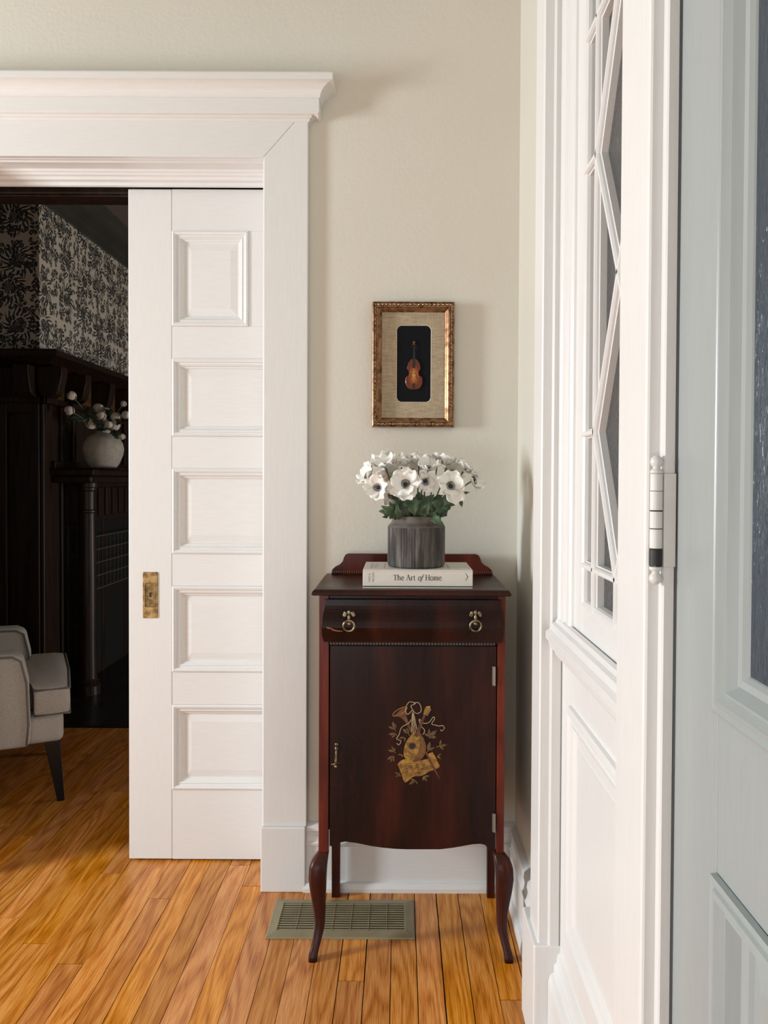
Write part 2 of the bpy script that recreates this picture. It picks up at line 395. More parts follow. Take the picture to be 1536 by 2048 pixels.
# ------------------------------------------------------------------ room shell
def shell():
    st = dict(kind='structure')
    # back wall: front skin, pocket, rear skin
    bm = new()
    box(bm, JX + 0.02, 3.0, YW, YW + 0.09, 0, CEIL); box(bm, -4.3, JL - 0.02, YW, YW + 0.30, 0, CEIL)
    box(bm, JL - 0.02, JX + 0.02, YW, YW + 0.09, HZ + 0.03, CEIL)
    obj('wall_back', bm, 'wall', **st)
    bm = new()
    box(bm, JX + 0.02, 3.2, 2.58, 2.64, 0, CEIL); box(bm, JL - 0.02, JX + 0.02, 2.58, 2.64, HZ + 0.03, CEIL)
    obj('wall_parlour_side', bm, 'dimwall', **st)
    # right wall (plaster part), wall behind the entrance door
    bm = new(); box(bm, XR, XR + 0.12, 1.74, YW, 0, CEIL); obj('wall_right', bm, 'wall', **st)
    bm = new(); box(bm, 0.36, 0.48, -1.2, 0.06, 0, CEIL); box(bm, 0.36, 0.48, 0.06, 1.74, 2.32, CEIL)
    obj('wall_entrance', bm, 'wall', **st)
    # left wall with window
    bm = new(); y0, y1, z0, z1 = 0.55, 1.55, 0.95, 2.75
    box(bm, -4.4, -4.25, -1.2, y0, 0, CEIL); box(bm, -4.4, -4.25, y1, YW, 0, CEIL)
    box(bm, -4.4, -4.25, y0, y1, 0, z0); box(bm, -4.4, -4.25, y0, y1, z1, CEIL); obj('wall_left', bm, 'wall', **st)
    bm = new(); sweep_rect(bm, lambda u, v, h: (-4.25 + h, u, v), y0 - 0.1, y1 + 0.1, z0 - 0.1, z1 + 0.1, [(0, 0), (0, 0.02), (0.10, 0.02), (0.10, -0.1), (0.13, -0.1), (0.13, -0.13)], False)
    obj('window_2', bm, 'white', **st)
    # wall behind the camera with an added opening for the fill lamp
    bm = new(); x0, x1, z0, z1 = -1.6, -0.2, 0.20, 1.05
    box(bm, -4.4, x0, -1.35, -1.2, 0, CEIL); box(bm, x1, 0.5, -1.35, -1.2, 0, CEIL)
    box(bm, x0, x1, -1.35, -1.2, 0, z0); box(bm, x0, x1, -1.35, -1.2, z1, CEIL); obj('wall_front', bm, 'wall', **st)
    bm = new(); sweep_rect(bm, lambda u, v, h: (u, -1.2 + h, v), x0 - 0.1, x1 + 0.1, z0 - 0.1, z1 + 0.1, [(0, 0), (0, 0.02), (0.10, 0.02), (0.10, -0.1), (0.13, -0.1), (0.13, -0.13)], False)
    obj('fill_opening', bm, 'white', **st)
    obj('ceiling', bx(-4.4, 0.5, -2.0, YW + 0.1, CEIL, CEIL + 0.08), 'ceiling', **st)
    # parlour
    ZC = 2.87
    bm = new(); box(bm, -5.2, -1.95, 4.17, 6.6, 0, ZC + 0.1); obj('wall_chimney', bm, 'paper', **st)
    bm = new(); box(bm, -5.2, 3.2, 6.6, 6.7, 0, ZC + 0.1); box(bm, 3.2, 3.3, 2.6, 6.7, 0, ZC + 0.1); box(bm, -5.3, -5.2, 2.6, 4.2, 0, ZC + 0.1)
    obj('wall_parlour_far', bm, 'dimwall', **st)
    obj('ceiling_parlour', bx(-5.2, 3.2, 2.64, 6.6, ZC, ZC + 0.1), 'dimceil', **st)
    # cove moulding of the parlour: front run and side run with a mitre
    bm = new()
    n = 10; prof = []
    for i in range(n + 1):
        a = PI / 2 * i / n; prof.append((0.175 * (1 - math.cos(a)), 2.767 + 0.10 * math.sin(a)))
    prof = [(0.0, 2.745), (0.014, 2.747), (0.014, 2.765)] + [(max(o, 0.012), z) for o, z in prof] + [(0.19, 2.868)]
    rings = [[(-5.2, 4.17 - o, z), (-1.95 + o, 4.17 - o, z), (-1.95 + o, 6.6, z)] for o, z in prof]
    loft(bm, rings, False, False)
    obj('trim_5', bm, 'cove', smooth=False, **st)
shell()

# ------------------------------------------------------------------ floor planks
def floor():
    fl = obj('floor', bx(-5.2, 3.2, -1.35, 6.6, -0.05, -0.012), 'gap', kind='structure')
    pw, x00, gap = 0.066, 0.048, 0.0021
    joints = {-15: [2.418], -12: [2.273], -16: [2.048], -14: [1.962], -18: [2.168], -8: [2.345], -3: [1.90], 3: [1.832]}
    rr = random.Random(3)
    for k in range(-64, 6):
        xa, xb = x00 + k * pw, x00 + (k + 1) * pw
        ys = [-1.2] if k < -31 else [0.2]
        if k in joints: cuts = sorted([joints[k][0] - rr.uniform(1.1, 1.5), joints[k][0], joints[k][0] + rr.uniform(0.7, 1.2)])
        elif k < -31: cuts = [rr.uniform(0.0, 1.0)]
        else:
            c = rr.choice([rr.uniform(1.2, 1.7), rr.uniform(2.55, 2.9)]); cuts = [c, c + rr.uniform(0.8, 1.5)] if c < 2 else [c - rr.uniform(1.6, 2.2), c, c + rr.uniform(0.6, 1.0)]
        end = 3.843
        ys = ys + [c for c in cuts if ys[0] + 0.15 < c < end - 0.12] + [end]
        for a, b in zip(ys, ys[1:]):
            g = gap * rr.choice([0.5, 0.7, 1.0, 1.3, 1.6]); cx, cy = (xa + xb) / 2, (a + b) / 2
            bm = bx(-pw / 2 + g / 2, pw / 2 - g / 2, -(b - a) / 2 + 0.0014, (b - a) / 2 - 0.0014, -0.0115, -rr.uniform(0, 0.0004))
            o = obj('plank', bm, 'oak', fl); o.location = (cx, cy, 0)
    # near part of the floor that no step to the side shows
    bm = new(); box(bm, -2.0, 0.444, -1.2, 0.198, -0.0115, -0.0002); o = obj('plank_field', bm, 'oak', fl)
    bm = new(); box(bm, -0.33, 3.2, 3.845, 6.6, -0.0115, -0.0002); box(bm, 0.446, 3.2, 2.7, 3.84, -0.0115, -0.0002); obj('plank_field', bm, 'oak', fl)
floor()

# ------------------------------------------------------------------ opening casing with crown
def casing():
    t = thing('trim_1', (JX, YW, 0), kind='structure')
    yc = 2.320
    xr = at(614.5, 960, yc).x
    pz = at(560, 1655, 2.312).z
    zt = at(560, 226, yc).z
    bm = new(); prism(bm, [(JX, pz), (xr, pz), (xr, zt + 0.019), (JX + 0.0004, HZ + 0.001)], lambda u, v, w: (u, w, v), yc, YW); obj('casing_board', bm, 'white', t, 0.002)
    # head board, mitred against the upright
    bm = new(); d = xr - JX
    prism(bm, [(JL - d, HZ + 0.001), (JX, HZ + 0.001), (xr, zt + 0.02), (JL - d, zt + 0.02)], lambda u, v, w: (u, w, v), yc, YW)
    obj('head_board', bm, 'white_h', t, 0.002)
    obj('casing_board', bx(JL - d, JL, yc, YW, pz, HZ + 0.001), 'white', t, 0.003)
    # plinth blocks
    obj('plinth_block', bx(JX - 0.005, xr - 0.002, 2.310, YW, 0.0, pz), 'white', t, 0.003)
    obj('plinth_block', bx(JL - d, JL + 0.005, 2.310, YW, 0.0, pz), 'white', t, 0.003)
    # crown and frieze mouldings with a return at the right-hand end
    def run(name, prof):
        bm = new()
        rings = [[(JL - d, yc - o, z), (xr + o, yc - o, z), (xr + o, YW, z)] for o, z in prof]
        loft(bm, rings, False, False); return obj(name, bm, 'white_h', t)
    cz = at(670, 193, YW).z
    run('crown', [(0.0, cz + 0.024), (0.078, cz + 0.022), (0.080, cz + 0.018), (0.079, cz)] +
        [(0.079 - 0.040 * math.sin(a), cz - 0.034 * (1 - math.cos(a))) for a in [PI / 2 * i / 8 for i in range(1, 9)]] + [(0.030, cz - 0.034)])
    run('frieze', [(0.0, cz - 0.030), (0.034, cz - 0.031), (0.036, cz - 0.034), (0.036, cz - 0.073), (0.031, cz - 0.077), (0.026, cz - 0.074),
                   (0.018, cz - 0.071), (0.012, cz - 0.073), (0.011, cz - 0.078), (0.005, cz - 0.080), (0.004, cz - 0.086), (0.0, cz - 0.088)])
    # jamb head: soffit with mouldings front and back, then dark parlour side
    bm = new()
    z = HZ
    prof = [(2.338, z + 0.03), (2.338, z + 0.0), (2.346, z - 0.001), (2.350, z + 0.004), (2.358, z + 0.004), (2.362, z - 0.001), (2.372, z + 0.002), (2.376, z + 0.010),
            (2.436, z + 0.010), (2.440, z + 0.003), (2.446, z + 0.003), (2.450, z - 0.003), (2.458, z - 0.006), (2.462, z - 0.014), (2.476, z - 0.017), (2.478, z - 0.026), (2.486, z - 0.0285), (2.486, z + 0.03)]
    rings = [[(JL, y, zz) for y, zz in prof], [(JX + 0.01, y, zz) for y, zz in prof]]
    loft(bm, rings, True, True); obj('head_jamb', bm, 'white_h', t)
    obj('stop_bead', bx(JX - 0.006, JX + 0.012, 2.342, 2.486, 0, HZ + 0.0), 'white', t, 0.002)
    obj('side_jamb', bx(JL - 0.02, JL, 2.342, 2.62, 0, HZ + 0.03), 'white', t)
    b2 = thing('trim_6', (JL, 2.56, HZ), kind='structure')
    zb = at(130, 402, 2.62).z
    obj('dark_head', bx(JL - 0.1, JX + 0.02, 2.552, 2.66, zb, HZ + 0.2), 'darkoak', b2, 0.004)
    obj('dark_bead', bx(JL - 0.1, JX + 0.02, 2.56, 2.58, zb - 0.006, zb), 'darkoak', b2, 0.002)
casing()

# ------------------------------------------------------------------ pocket door
def pocket_door():
    xl = at(257, 960, YD).x; xr = 0.03; zt = at(400, 376, YD).z - 0.004; zb = 0.006
    t = thing('door_1', (xl, YD, 0), kind='structure')
    th = 0.04
    pl = at(344, 960, YD).x; pr = -0.12
    rows = [(462, 653), (717, 873), (937, 1108), (1172, 1344), (1409, 1579)]
    zz = [(at(430, b, YD).z, at(430, a, YD).z) for a, b in rows]
    obj('stile', bx(xl, pl, YD, YD + th, zb, zt), 'white', t, 0.0025)
    obj('stile', bx(pr, xr, YD, YD + th, zb, zt), 'white', t, 0.0025)
    edges = [zt] + [v for a, b in zz for v in (b, a)] + [zb]
    for i in range(0, len(edges), 2):
        obj('rail', bx(pl + 0.0006, pr, YD + 0.0003, YD + th, edges[i + 1], edges[i]), 'white_h', t, 0.0008)
    p1 = at(497, 560, YD).x
    obj('mullion', bx(p1, p1 + 0.09, YD, YD + th, zz[0][0], zz[0][1]), 'white', t, 0.001)
    prof = [(0.0, 0.0), (0.001, 0.004), (0.006, 0.0065), (0.012, 0.004), (0.014, -0.001), (0.019, -0.002), (0.021, 0.0), (0.024, -0.003),
            (0.027, -0.008), (0.031, -0.009), (0.033, -0.013), (0.037, -0.014), (0.060, -0.0105)]
    for i, (a, b) in enumerate(zz):
        spans = [(pl, p1), (p1 + 0.09, pr)] if i == 0 else [(pl, pr)]
        for u0_, u1_ in spans:
            bm = new(); sweep_rect(bm, backf(YD), u0_, u1_, a, b, prof); box(bm, u0_, u1_, YD + 0.02, YD + 0.032, a, b)
            obj('panel', bm, 'white_h', t)
    # flush pull: plate with a sunk cup, rim, keyhole and four screws
    a = at(286, 1236, YD); b = at(316, 1144, YD); cx, cz = (a.x + b.x) / 2, (a.z + b.z) / 2; hw, hh = (b.x - a.x) / 2, (b.z - a.z) / 2
    ca, cb = at(290, 1214, YD), at(312, 1165, YD); chw, chh = (cb.x - ca.x) / 2, (cb.z - ca.z) / 2; ccz = (ca.z + cb.z) / 2
    def rr(hw, hh, r, zc, n=5):
        out = []
        for sx, sz, a0 in ((1, 1, 0), (-1, 1, 90), (-1, -1, 180), (1, -1, 270)):
            for i in range(n + 1):
                an = math.radians(a0 + 90 * i / n); out.append((cx + sx * (hw - r) + r * math.cos(an), zc + sz * (hh - r) + r * math.sin(an)))
        return out
    bm = new()
    f = backf(YD)
    rings = [[f(u, v, h) for u, v in rr(w_, h_, r_, zc)] for w_, h_, r_, zc, h in
             [(hw, hh, 0.003, cz, 0), (hw, hh, 0.003, cz, 0.002), (hw - 0.0012, hh - 0.0012, 0.003, cz, 0.003), (chw, chh, 0.005, ccz, 0.003)]]
    loft(bm, rings, True, False); pull = obj('flush_pull', bm, 'brass', t)
    bm = new()
    rings = [[f(u, v, h) for u, v in rr(w_, h_, r_, ccz)] for w_, h_, r_, h in [(chw, chh, 0.005, 0.003), (chw + 0.0003, chh + 0.0003, 0.005, 0.0045), (chw - 0.0015, chh - 0.0015, 0.004, 0.0045), (chw - 0.002, chh - 0.002, 0.004, 0.001), (chw - 0.003, chh - 0.003, 0.0035, 0.0008)]]
    loft(bm, rings, True, False); bm.faces.new([bm.verts.new(p) for p in rings[-1]]); obj('cup', bm, 'brass_dark', pull)
    bm = new(); kz = ccz + 0.004
    patch(bm, arc(cx, kz, 0.0042, 0.0042, 0, 345, 18), f, 0.0014)
    patch(bm, [(cx - 0.0018, kz), (cx + 0.0018, kz), (cx + 0.0038, kz - 0.0115), (cx - 0.0038, kz - 0.0115)], f, 0.0015); obj('keyhole', bm, 'black', pull)
    for sx in (-1, 1):
        for sz in (-1, 1):
            bm = new(); lathe(bm, [(0.0025, 0), (0.0025, -0.001), (0.001, -0.0016)], (cx + sx * (hw - 0.006), YD - 0.0028, cz + sz * (hh - 0.006)), 10, 'Y'); obj('screw', bm, 'brass_dark', pull)
pocket_door()

# ------------------------------------------------------------------ baseboards
def baseboards():
    prof = [(0.0, 0.0), (0.034, 0.0), (0.034, 0.012), (0.029, 0.026), (0.020, 0.030), (0.020, 0.135), (0.023, 0.138), (0.025, 0.146), (0.020, 0.152), (0.017, 0.165),
            (0.017, 0.178), (0.020, 0.182), (0.018, 0.196), (0.008, 0.203), (0.0, 0.206)]
    x0 = at(608, 1700, 2.33).x
    bm = new(); rings = [[(x, YW - o, z) for o, z in prof] for x in (x0, XR)]; loft(bm, rings, True, True)
    obj('baseboard_back', bm, 'white_h', kind='structure')
    bm = new(); rings = [[(XR - o, y, z) for o, z in prof] for y in (1.80, YW - 0.034)]; loft(bm, rings, True, True)
    obj('baseboard_right', bm, 'white_h', kind='structure')
baseboards()

# ------------------------------------------------------------------ entrance: side casing, sidelight, post, door
def entrance():
    # side casing with plinth
    t = thing('trim_2', (0.33, 1.70, 0), kind='structure')
    def plan(bm, pts, z0, z1): return prism(bm, pts, lambda u, v, w: (u, v, w), z0, z1)
    bm = new(); plan(bm, [(0.357, 1.752), (0.307, 1.752), (0.303, 1.748), (0.303, 1.658), (0.306, 1.654), (0.3245, 1.654), (0.3245, 1.648), (0.328, 1.645), (0.346, 1.645), (0.357, 1.66)], 0.24, 2.5)
    obj('casing_board', bm, 'white', t)
    bm = new(); plan(bm, [(0.357, 1.80), (0.295, 1.80), (0.293, 1.797), (0.293, 1.648), (0.295, 1.645), (0.343, 1.643), (0.357, 1.643)], 0, 0.246); obj('plinth_block', bm, 'white', t, 0.003)
    # sidelight
    w = thing('window_1', (0.35, 1.3, 0), kind='structure')
    XS = 0.350
    bm = new(); plan(bm, [(0.38, 1.643), (0.346, 1.643), (0.340, 1.640), (0.336, 1.634), (0.336, 1.622), (0.341, 1.617), (0.341, 1.611), (0.337, 1.607), (0.337, 1.590), (0.346, 1.583),
                          (0.346, 1.568), (0.340, 1.563), (0.340, 1.545), (0.345, 1.540), (0.352, 1.538), (0.38, 1.538)], 0.954, 2.5)
    obj('stop_moulding', bm, 'white', w)
    g0, g1 = 1.468, 1.055            # glazed width (far, near)
    za, zb = 1.012, 2.40
    obj('stile', bx(XS, XS + 0.045, g0, 1.545, 0.955, 2.5), 'white', w, 0.002)
    obj('stile', bx(XS, XS + 0.045, 0.95, g1, 0.955, 2.5), 'white', w, 0.002)
    obj('rail', bx(XS, XS + 0.045, g1, g0, 0.955, za), 'white_h', w, 0.002)
    obj('rail', bx(XS, XS + 0.045, g1, g0, zb, 2.5), 'white_h', w, 0.002)
    f = rightf(XS)
    # moulded bars: rounded front, deep sides, laid out as elongated diamonds between two uprights
    ya, ym, yb = 1.383, 1.238, 1.100
    h1, h2 = 1.090, 2.077
    v1, v2 = 1.338, 1.832
    def bar(p, q, wd=0.017):
        p = Vector(p); q = Vector(q); d = (q - p).normalized(); n = Vector((-d.y, d.x))
        prof = [(-wd / 2, -0.018), (-wd / 2, -0.004), (-wd / 2 + 0.002, -0.003), (-wd / 2 + 0.003, 0.001), (-0.003, 0.005), (0.003, 0.005), (wd / 2 - 0.003, 0.001), (wd / 2 - 0.002, -0.003), (wd / 2, -0.004), (wd / 2, -0.018)]
        bm = new(); rings = []
        for e in (p, q): rings.append([f(*(e + n * o), h) for o, h in prof])
        loft(bm, rings, True, True); return obj('muntin', bm, 'white', w)
    for y in (ya, yb): bar((y, za), (y, zb))
    bar((ym, za), (ym, h1)); bar((ym, h2), (ym, zb))
    for z in (h1, h2): bar((g1, z), (g0, z))
    for z in (v1, v2): bar((ya, z), (g0, z)); bar((g1, z), (yb, z))
    zig = [h1, v1, (v1 + v2) / 2, v2, h2]
    for s in (0, 1):
        ys = [ym, ya if s else yb, ym, ya if s else yb, ym]
        for i in range(4): bar((ys[i], zig[i]), (ys[i + 1], zig[i + 1]))
    # glazing beads round the glazed field
    bm = new(); sweep_rect(bm, f, g1, g0, za, zb, [(0, 0.0), (0.0, 0.003), (0.006, 0.004), (0.010, 0.0), (0.012, -0.006), (0.013, -0.019)], False); obj('glazing_bead', bm, 'white', w)
    # panes, one in each opening
    def pane(pts):
        bm = new(); prism(bm, pts, lambda u, v, h: (XS + h, u, v), 0.016, 0.019); obj('pane', bm, 'pebble', w)
    e = 0.0
    for (a, b) in ((g0, ya), (yb, g1)):
        for z0, z1 in ((za, h1), (h1, v1), (v1, v2), (v2, h2), (h2, zb)): pane([(a, z0), (b, z0), (b, z1), (a, z1)])
    for (a, b) in ((ya, ym), (ym, yb)):
        pane([(a, za), (b, za), (b, h1), (a, h1)]); pane([(a, h2), (b, h2), (b, zb), (a, zb)])
    mid = (v1 + v2) / 2
    pane([(ya, h1), (ym, h1), (ya, v1)]); pane([(yb, h1), (ym, h1), (yb, v1)])
    pane([(ym, h1), (ya, v1), (ym, mid), (yb, v1)]); pane([(ym, mid), (ya, v2), (ym, h2), (yb, v2)])
    pane([(ya, v1), (ym, mid), (ya, v2)]); pane([(yb, v1), (ym, mid), (yb, v2)])
    pane([(ya, v2), (ym, h2), (ya, h2)]); pane([(yb, v2), (ym, h2), (yb, h2)])
    # sill moulding
    prof = [(0.0, 0.958), (0.010, 0.957), (0.014, 0.950), (0.022, 0.947), (0.026, 0.936), (0.034, 0.930), (0.034, 0.915), (0.028, 0.910), (0.026, 0.898), (0.016, 0.890), (0.013, 0.880), (0.0, 0.876)]
    bm = new(); rings = [[(XS - 0.004 - o, y, z) for o, z in prof] for y in (0.97, 1.637)]; loft(bm, rings, True, True); obj('sill_moulding', bm, 'white_h', w)
    # lower panelled part
    obj('panel_board', bx(XS, XS + 0.045, 0.95, 1.655, 0.0, 0.955), 'white', w)
    bm = new(); sweep_rect(bm, f, 1.01, 1.552, 0.325, 0.795, [(0, 0.0), (0.001, 0.008), (0.012, 0.012), (0.022, 0.006), (0.026, 0.009), (0.036, 0.006), (0.044, 0.0), (0.062, -0.004), (0.066, 0.002), (0.075, 0.0015)])
    obj('panel', bm, 'white', w)
    prof = [(0.0, 0.0), (0.040, 0.0), (0.040, 0.05), (0.034, 0.07), (0.026, 0.075), (0.026, 0.17), (0.022, 0.185), (0.014, 0.19), (0.014, 0.205), (0.008, 0.212), (0.006, 0.228), (0.0, 0.232)]
    bm = new(); rings = [[(XS - o, y, z) for o, z in prof] for y in (0.96, 1.643)]; loft(bm, rings, True, True); obj('base_moulding', bm, 'white_h', w)
    # post between sidelight and door
    p = thing('trim_3', (0.33, 1.0, 0), kind='structure')
    bm = new(); plan(bm, [(0.40, 1.062), (0.305, 1.062), (0.300, 1.058), (0.300, 0.946), (0.3015, 0.9415), (0.304, 0.940), (0.3165, 0.940), (0.3165, 0.927), (0.3185, 0.925), (0.3300, 0.925), (0.3300, 0.945), (0.40, 0.945)], 0, 2.5)
    obj('post', bm, 'white', p)
    obj('light_stop', bx(0.386, 0.40, 0.90, 0.9449, 0, 2.4), 'white', p)  # unseen strip added to keep outside light out of the crack
    # entrance door
    XDR = 0.3322
    d = thing('door_2', (XDR, 0.92, 0), kind='structure')
    y1, y0 = 0.9225, 0.06; st = 0.14
    fd = rightf(XDR); zr = at(1440, 1428, 0.792).z; zp = at(1436, 1750, 0.792).z
    ys1, ys0 = 0.797, 0.06 + 0.13
    obj('stile', bx(XDR, XDR + 0.045, ys1, y1, 0.008, 2.30), 'door_grey', d, 0.002)
    obj('stile', bx(XDR, XDR + 0.045, y0, ys0, 0.008, 2.30), 'door_grey', d, 0.002)
    obj('rail', bx(XDR + 0.0003, XDR + 0.045, ys0, ys1, zp, zr), 'door_grey', d, 0.001)
    obj('rail', bx(XDR + 0.0003, XDR + 0.045, ys0, ys1, 2.14, 2.30), 'door_grey', d, 0.001)
    obj('rail', bx(XDR + 0.0003, XDR + 0.045, ys0, ys1, 0.008, 0.26), 'door_grey', d, 0.001)
    bm = new(); sweep_rect(bm, fd, ys0, ys1, zr, 2.14, [(0, 0), (0.0005, 0.007), (0.005, 0.009), (0.010, 0.006), (0.012, 0.010), (0.018, 0.011), (0.025, 0.004), (0.028, 0.005), (0.033, -0.002), (0.036, -0.006), (0.038, -0.003), (0.045, -0.004), (0.049, -0.008), (0.052, -0.013)], False)
    obj('glazing_moulding', bm, 'door_grey', d)
    bm = new(); box(bm, XDR + 0.010, XDR + 0.014, ys0 + 0.048, ys1 - 0.048, zr + 0.048, 2.095); obj('pane', bm, 'doorglass', d)
    bm = new(); sweep_rect(bm, fd, ys0, ys1, 0.26, zp, [(0, 0), (0.0005, 0.007), (0.005, 0.009), (0.010, 0.006), (0.012, 0.009), (0.018, 0.010), (0.026, 0.002), (0.030, 0.003), (0.038, -0.010), (0.046, -0.014), (0.050, -0.018), (0.075, -0.012)])
    obj('panel', bm, 'door_grey', d)
    # ball-tipped hinge
    hx, hy = 0.3085, 0.9265
    zt, zb2 = at(1315, 947, hy).z, at(1315, 1133, hy).z; L = (zt - zb2)
    h = obj('hinge_leaf', bx(0.3165, 0.3310, 0.9222, 0.9248, zb2, zt), 'hinge_white', d, 0.0006)
    cuts = [0, 0.188, 0.40, 0.595, 0.81, 1.0]
    for i in range(5):
        a, b = zt - L * cuts[i], zt - L * cuts[i + 1]
        gp = 0.0007 if i in (2, 4) else 0.0002; gq = 0.0007 if i in (1, 2, 3) else 0.0002
        bm = new(); lathe(bm, [(0.0068, b + gq), (0.0074, b + gq + 0.0005), (0.0074, a - gp - 0.0005), (0.0068, a - gp)], (hx, hy, 0), 20)
        obj('knuckle', bm, 'hinge_worn' if i == 4 else 'hinge_white', h, smooth=False)
    bm = new(); lathe(bm, [(0.0069, zb2), (0.0069, zt)], (hx, hy, 0), 16); obj('pin', bm, 'black', h)
    for s, z in ((1, zt), (-1, zb2)):
        prof = [(0.0075, 0), (0.0078, 0.002), (0.0072, 0.004), (0.0042, 0.006), (0.0046, 0.008), (0.0068, 0.0105), (0.0078, 0.0145), (0.0066, 0.0185), (0.0035, 0.0212), (0.001, 0.022)]
        bm = new(); lathe(bm, [(r, s * q) for r, q in prof], (hx, hy, z), 20); obj('finial', bm, 'hinge_white', h, smooth=True)
    # screw-headed shadow gap between post and door
entrance()

# ------------------------------------------------------------------ music cabinet
CF, CB = 2.015, 2.312
def cabinet():
    xl, xr = at(638, 1240, CF).x, at(1011, 1240, CF).x
    xc = (xl + xr) / 2
    t = thing('music_cabinet', (xc, 2.16, 0), 'dark mahogany music cabinet on curved legs with painted instruments on its door', 'cabinet')
    ztop = at(820, 1180, 1.976).z; zun = at(820, 1193, 1.976).z
    ledge = at(646, 1705, CF).z
    sl, sr = at(658, 1500, CF).x, at(993, 1500, CF).x
    # top with moulded edge
    tl, trr = at(623, 1188, 1.975).x, at(1023, 1190, 1.975).x
    rings = []
    for o, z in [(0.010, zun), (0.004, zun + 0.001), (0.0, zun + 0.004), (0.001, zun + 0.009), (0.004, zun + 0.014), (0.006, ztop - 0.001), (0.009, ztop)]:
        rings.append([(tl + o, 1.972 + o, z), (trr - o, 1.972 + o, z), (trr - o, 2.322, z), (tl + o, 2.322, z)])
    bm = new(); loft(bm, rings, True, True); obj('top', bm, 'mahog_top', t)
    # gallery at the back
    g = [(663, 1147), (663, 1142), (665, 1137), (671, 1132), (679, 1128), (685, 1122), (688, 1113), (691, 1108), (697, 1106)]
    yb = 2.300
    gp = [at(px, py, yb) for px, py in g]; pts = [(p.x, p.z) for p in gp]
    gx = (at(663, 1147, yb).x + at(985, 1147, yb).x) / 2
    pts = [(u, v - (gp[0].z - ztop)) for u, v in pts]
    full = pts + [(2 * gx - u, v) for u, v in pts[::-1]]
    bm = new(); prism(bm, full, lambda u, v, w: (u, w, v), yb, yb + 0.016); obj('gallery', bm, 'mahog_red', t, 0.0015)
    bm = new(); u = pts[0][0] + 0.003
    while u < 2 * gx - pts[0][0]:
        ball(bm, (u, yb - 0.001, ztop + 0.007), 0.0030, 1, (0.75, 0.8, 1)); u += 0.0066
    obj('bead_strip', bm, 'bead', t, kind='stuff')
    # carcass
    obj('side_panel', bx(xl + 0.002, xl + 0.016, CF + 0.02, CB, ledge + 0.015, zun), 'mahog', t)
    obj('side_panel', bx(xr - 0.016, xr - 0.002, CF + 0.02, CB, ledge + 0.015, zun), 'mahog', t)
    obj('back_panel', bx(xl + 0.016, xr - 0.016, CB - 0.012, CB, ledge + 0.05, zun), 'mahog', t)
    obj('bottom_panel', bx(xl + 0.016, xr - 0.016, CF + 0.025, CB - 0.012, ledge + 0.05, ledge + 0.064), 'mahog', t)
    obj('stile', bx(xl, sl - 0.001, CF, CF + 0.024, ledge, zun), 'mahog_red', t, 0.002)
    obj('stile', bx(sr + 0.001, xr, CF, CF + 0.024, ledge, zun), 'mahog_red', t, 0.002)
    obj('frieze_board', bx(sl, sr, CF + 0.006, CF + 0.022, at(820, 1290, CF).z, zun), 'mahog', t)
    # drawer front: ogee profile, wider at the belly
    zt, zb = at(820, 1199, CF).z, at(820, 1283, CF).z
    bm = new(); rings = []
    n = 14
    for i in range(n + 1):
        s = i / n; z = zt + (zb - zt) * s
        belly = 0.5 - 0.5 * math.cos(2 * PI * min(1, max(0, (s - 0.12) / 0.95)))
        p = 0.008 + 0.017 * belly
        w = 0.0005 + 0.007 * (0.5 - 0.5 * math.cos(PI * min(1.0, s / 0.55))) - 0.005 * max(0, (s - 0.75) / 0.25) ** 2
        a, b = at(650, 1240, CF).x - w, at(1001, 1240, CF).x + w
        rings.append([(a, CF - 0.0005, z), (a, CF - p + 0.002, z), (a + 0.002, CF - p, z), (b - 0.002, CF - p, z), (b, CF - p + 0.002, z), (b, CF - 0.0005, z)])
    loft(bm, rings, True, True); dr = obj('drawer', bm, 'mahog', t, smooth=False)
    yf = CF - 0.0245
    for px in (698, 951):
        c = at(px, 1242, yf)
        bm = new()
        top = at(px, 1228, yf)
        ball(bm, (c.x, yf - 0.001, top.z + 0.004), 0.0050, 2, (0.9, 0.6, 1.3))
        for an in (-95, -55, 55, 95):
            q = math.radians(an); ball(bm, (c.x + 0.0115 * math.sin(q), yf - 0.001, top.z + 0.0070 * math.cos(q) - 0.002), 0.0050, 2, (1, 0.5, 1.2))
        ball(bm, (c.x, yf - 0.001, top.z - 0.009), 0.0052, 2, (0.8, 0.6, 1.6)); ball(bm, (c.x, yf - 0.001, c.z - 0.006), 0.0065, 2, (1.1, 0.5, 0.9))
        ball(bm, (c.x, yf - 0.004, c.z + 0.003), 0.0035, 2)
        pl = obj('pull_plate', bm, 'oldbrass', dr, smooth=True)
        bm = new(); cz = at(px, 1251, yf).z
        tube(bm, [(c.x + 0.0145 * math.cos(a), yf - 0.005 - 0.0015 * math.sin(a), cz + 0.0140 * math.sin(a)) for a in [2 * PI * i / 26 for i in range(26)]], [0.0024 if i % 2 else 0.0030 for i in range(26)], 8, closed=True)
        obj('ring_pull', bm, 'oldbrass', pl, smooth=True)
    # scrape on the drawer front
    bm = new(); f = backf(CF - 0.0235)
    sp = [(652, 1254), (657, 1256), (661, 1256), (665, 1259), (671, 1261), (678, 1262), (686, 1262)]
    q = [at(a, b, CF - 0.0235) for a, b in sp]; ribbon(bm, [(p.x, p.z) for p in q], [0.0012, 0.005, 0.0025, 0.004, 0.0035, 0.003, 0.001], f, 0.0017); obj('scrape', bm, 'scratch', dr)
    # bead strip under the drawer
    bm = new(); a, b = at(660, 1286, CF), at(990, 1286, CF); n = 54
    obj('bead_fillet', bx(a.x, b.x, CF - 0.002, CF + 0.004, a.z - 0.005, a.z + 0.005), 'black', t)
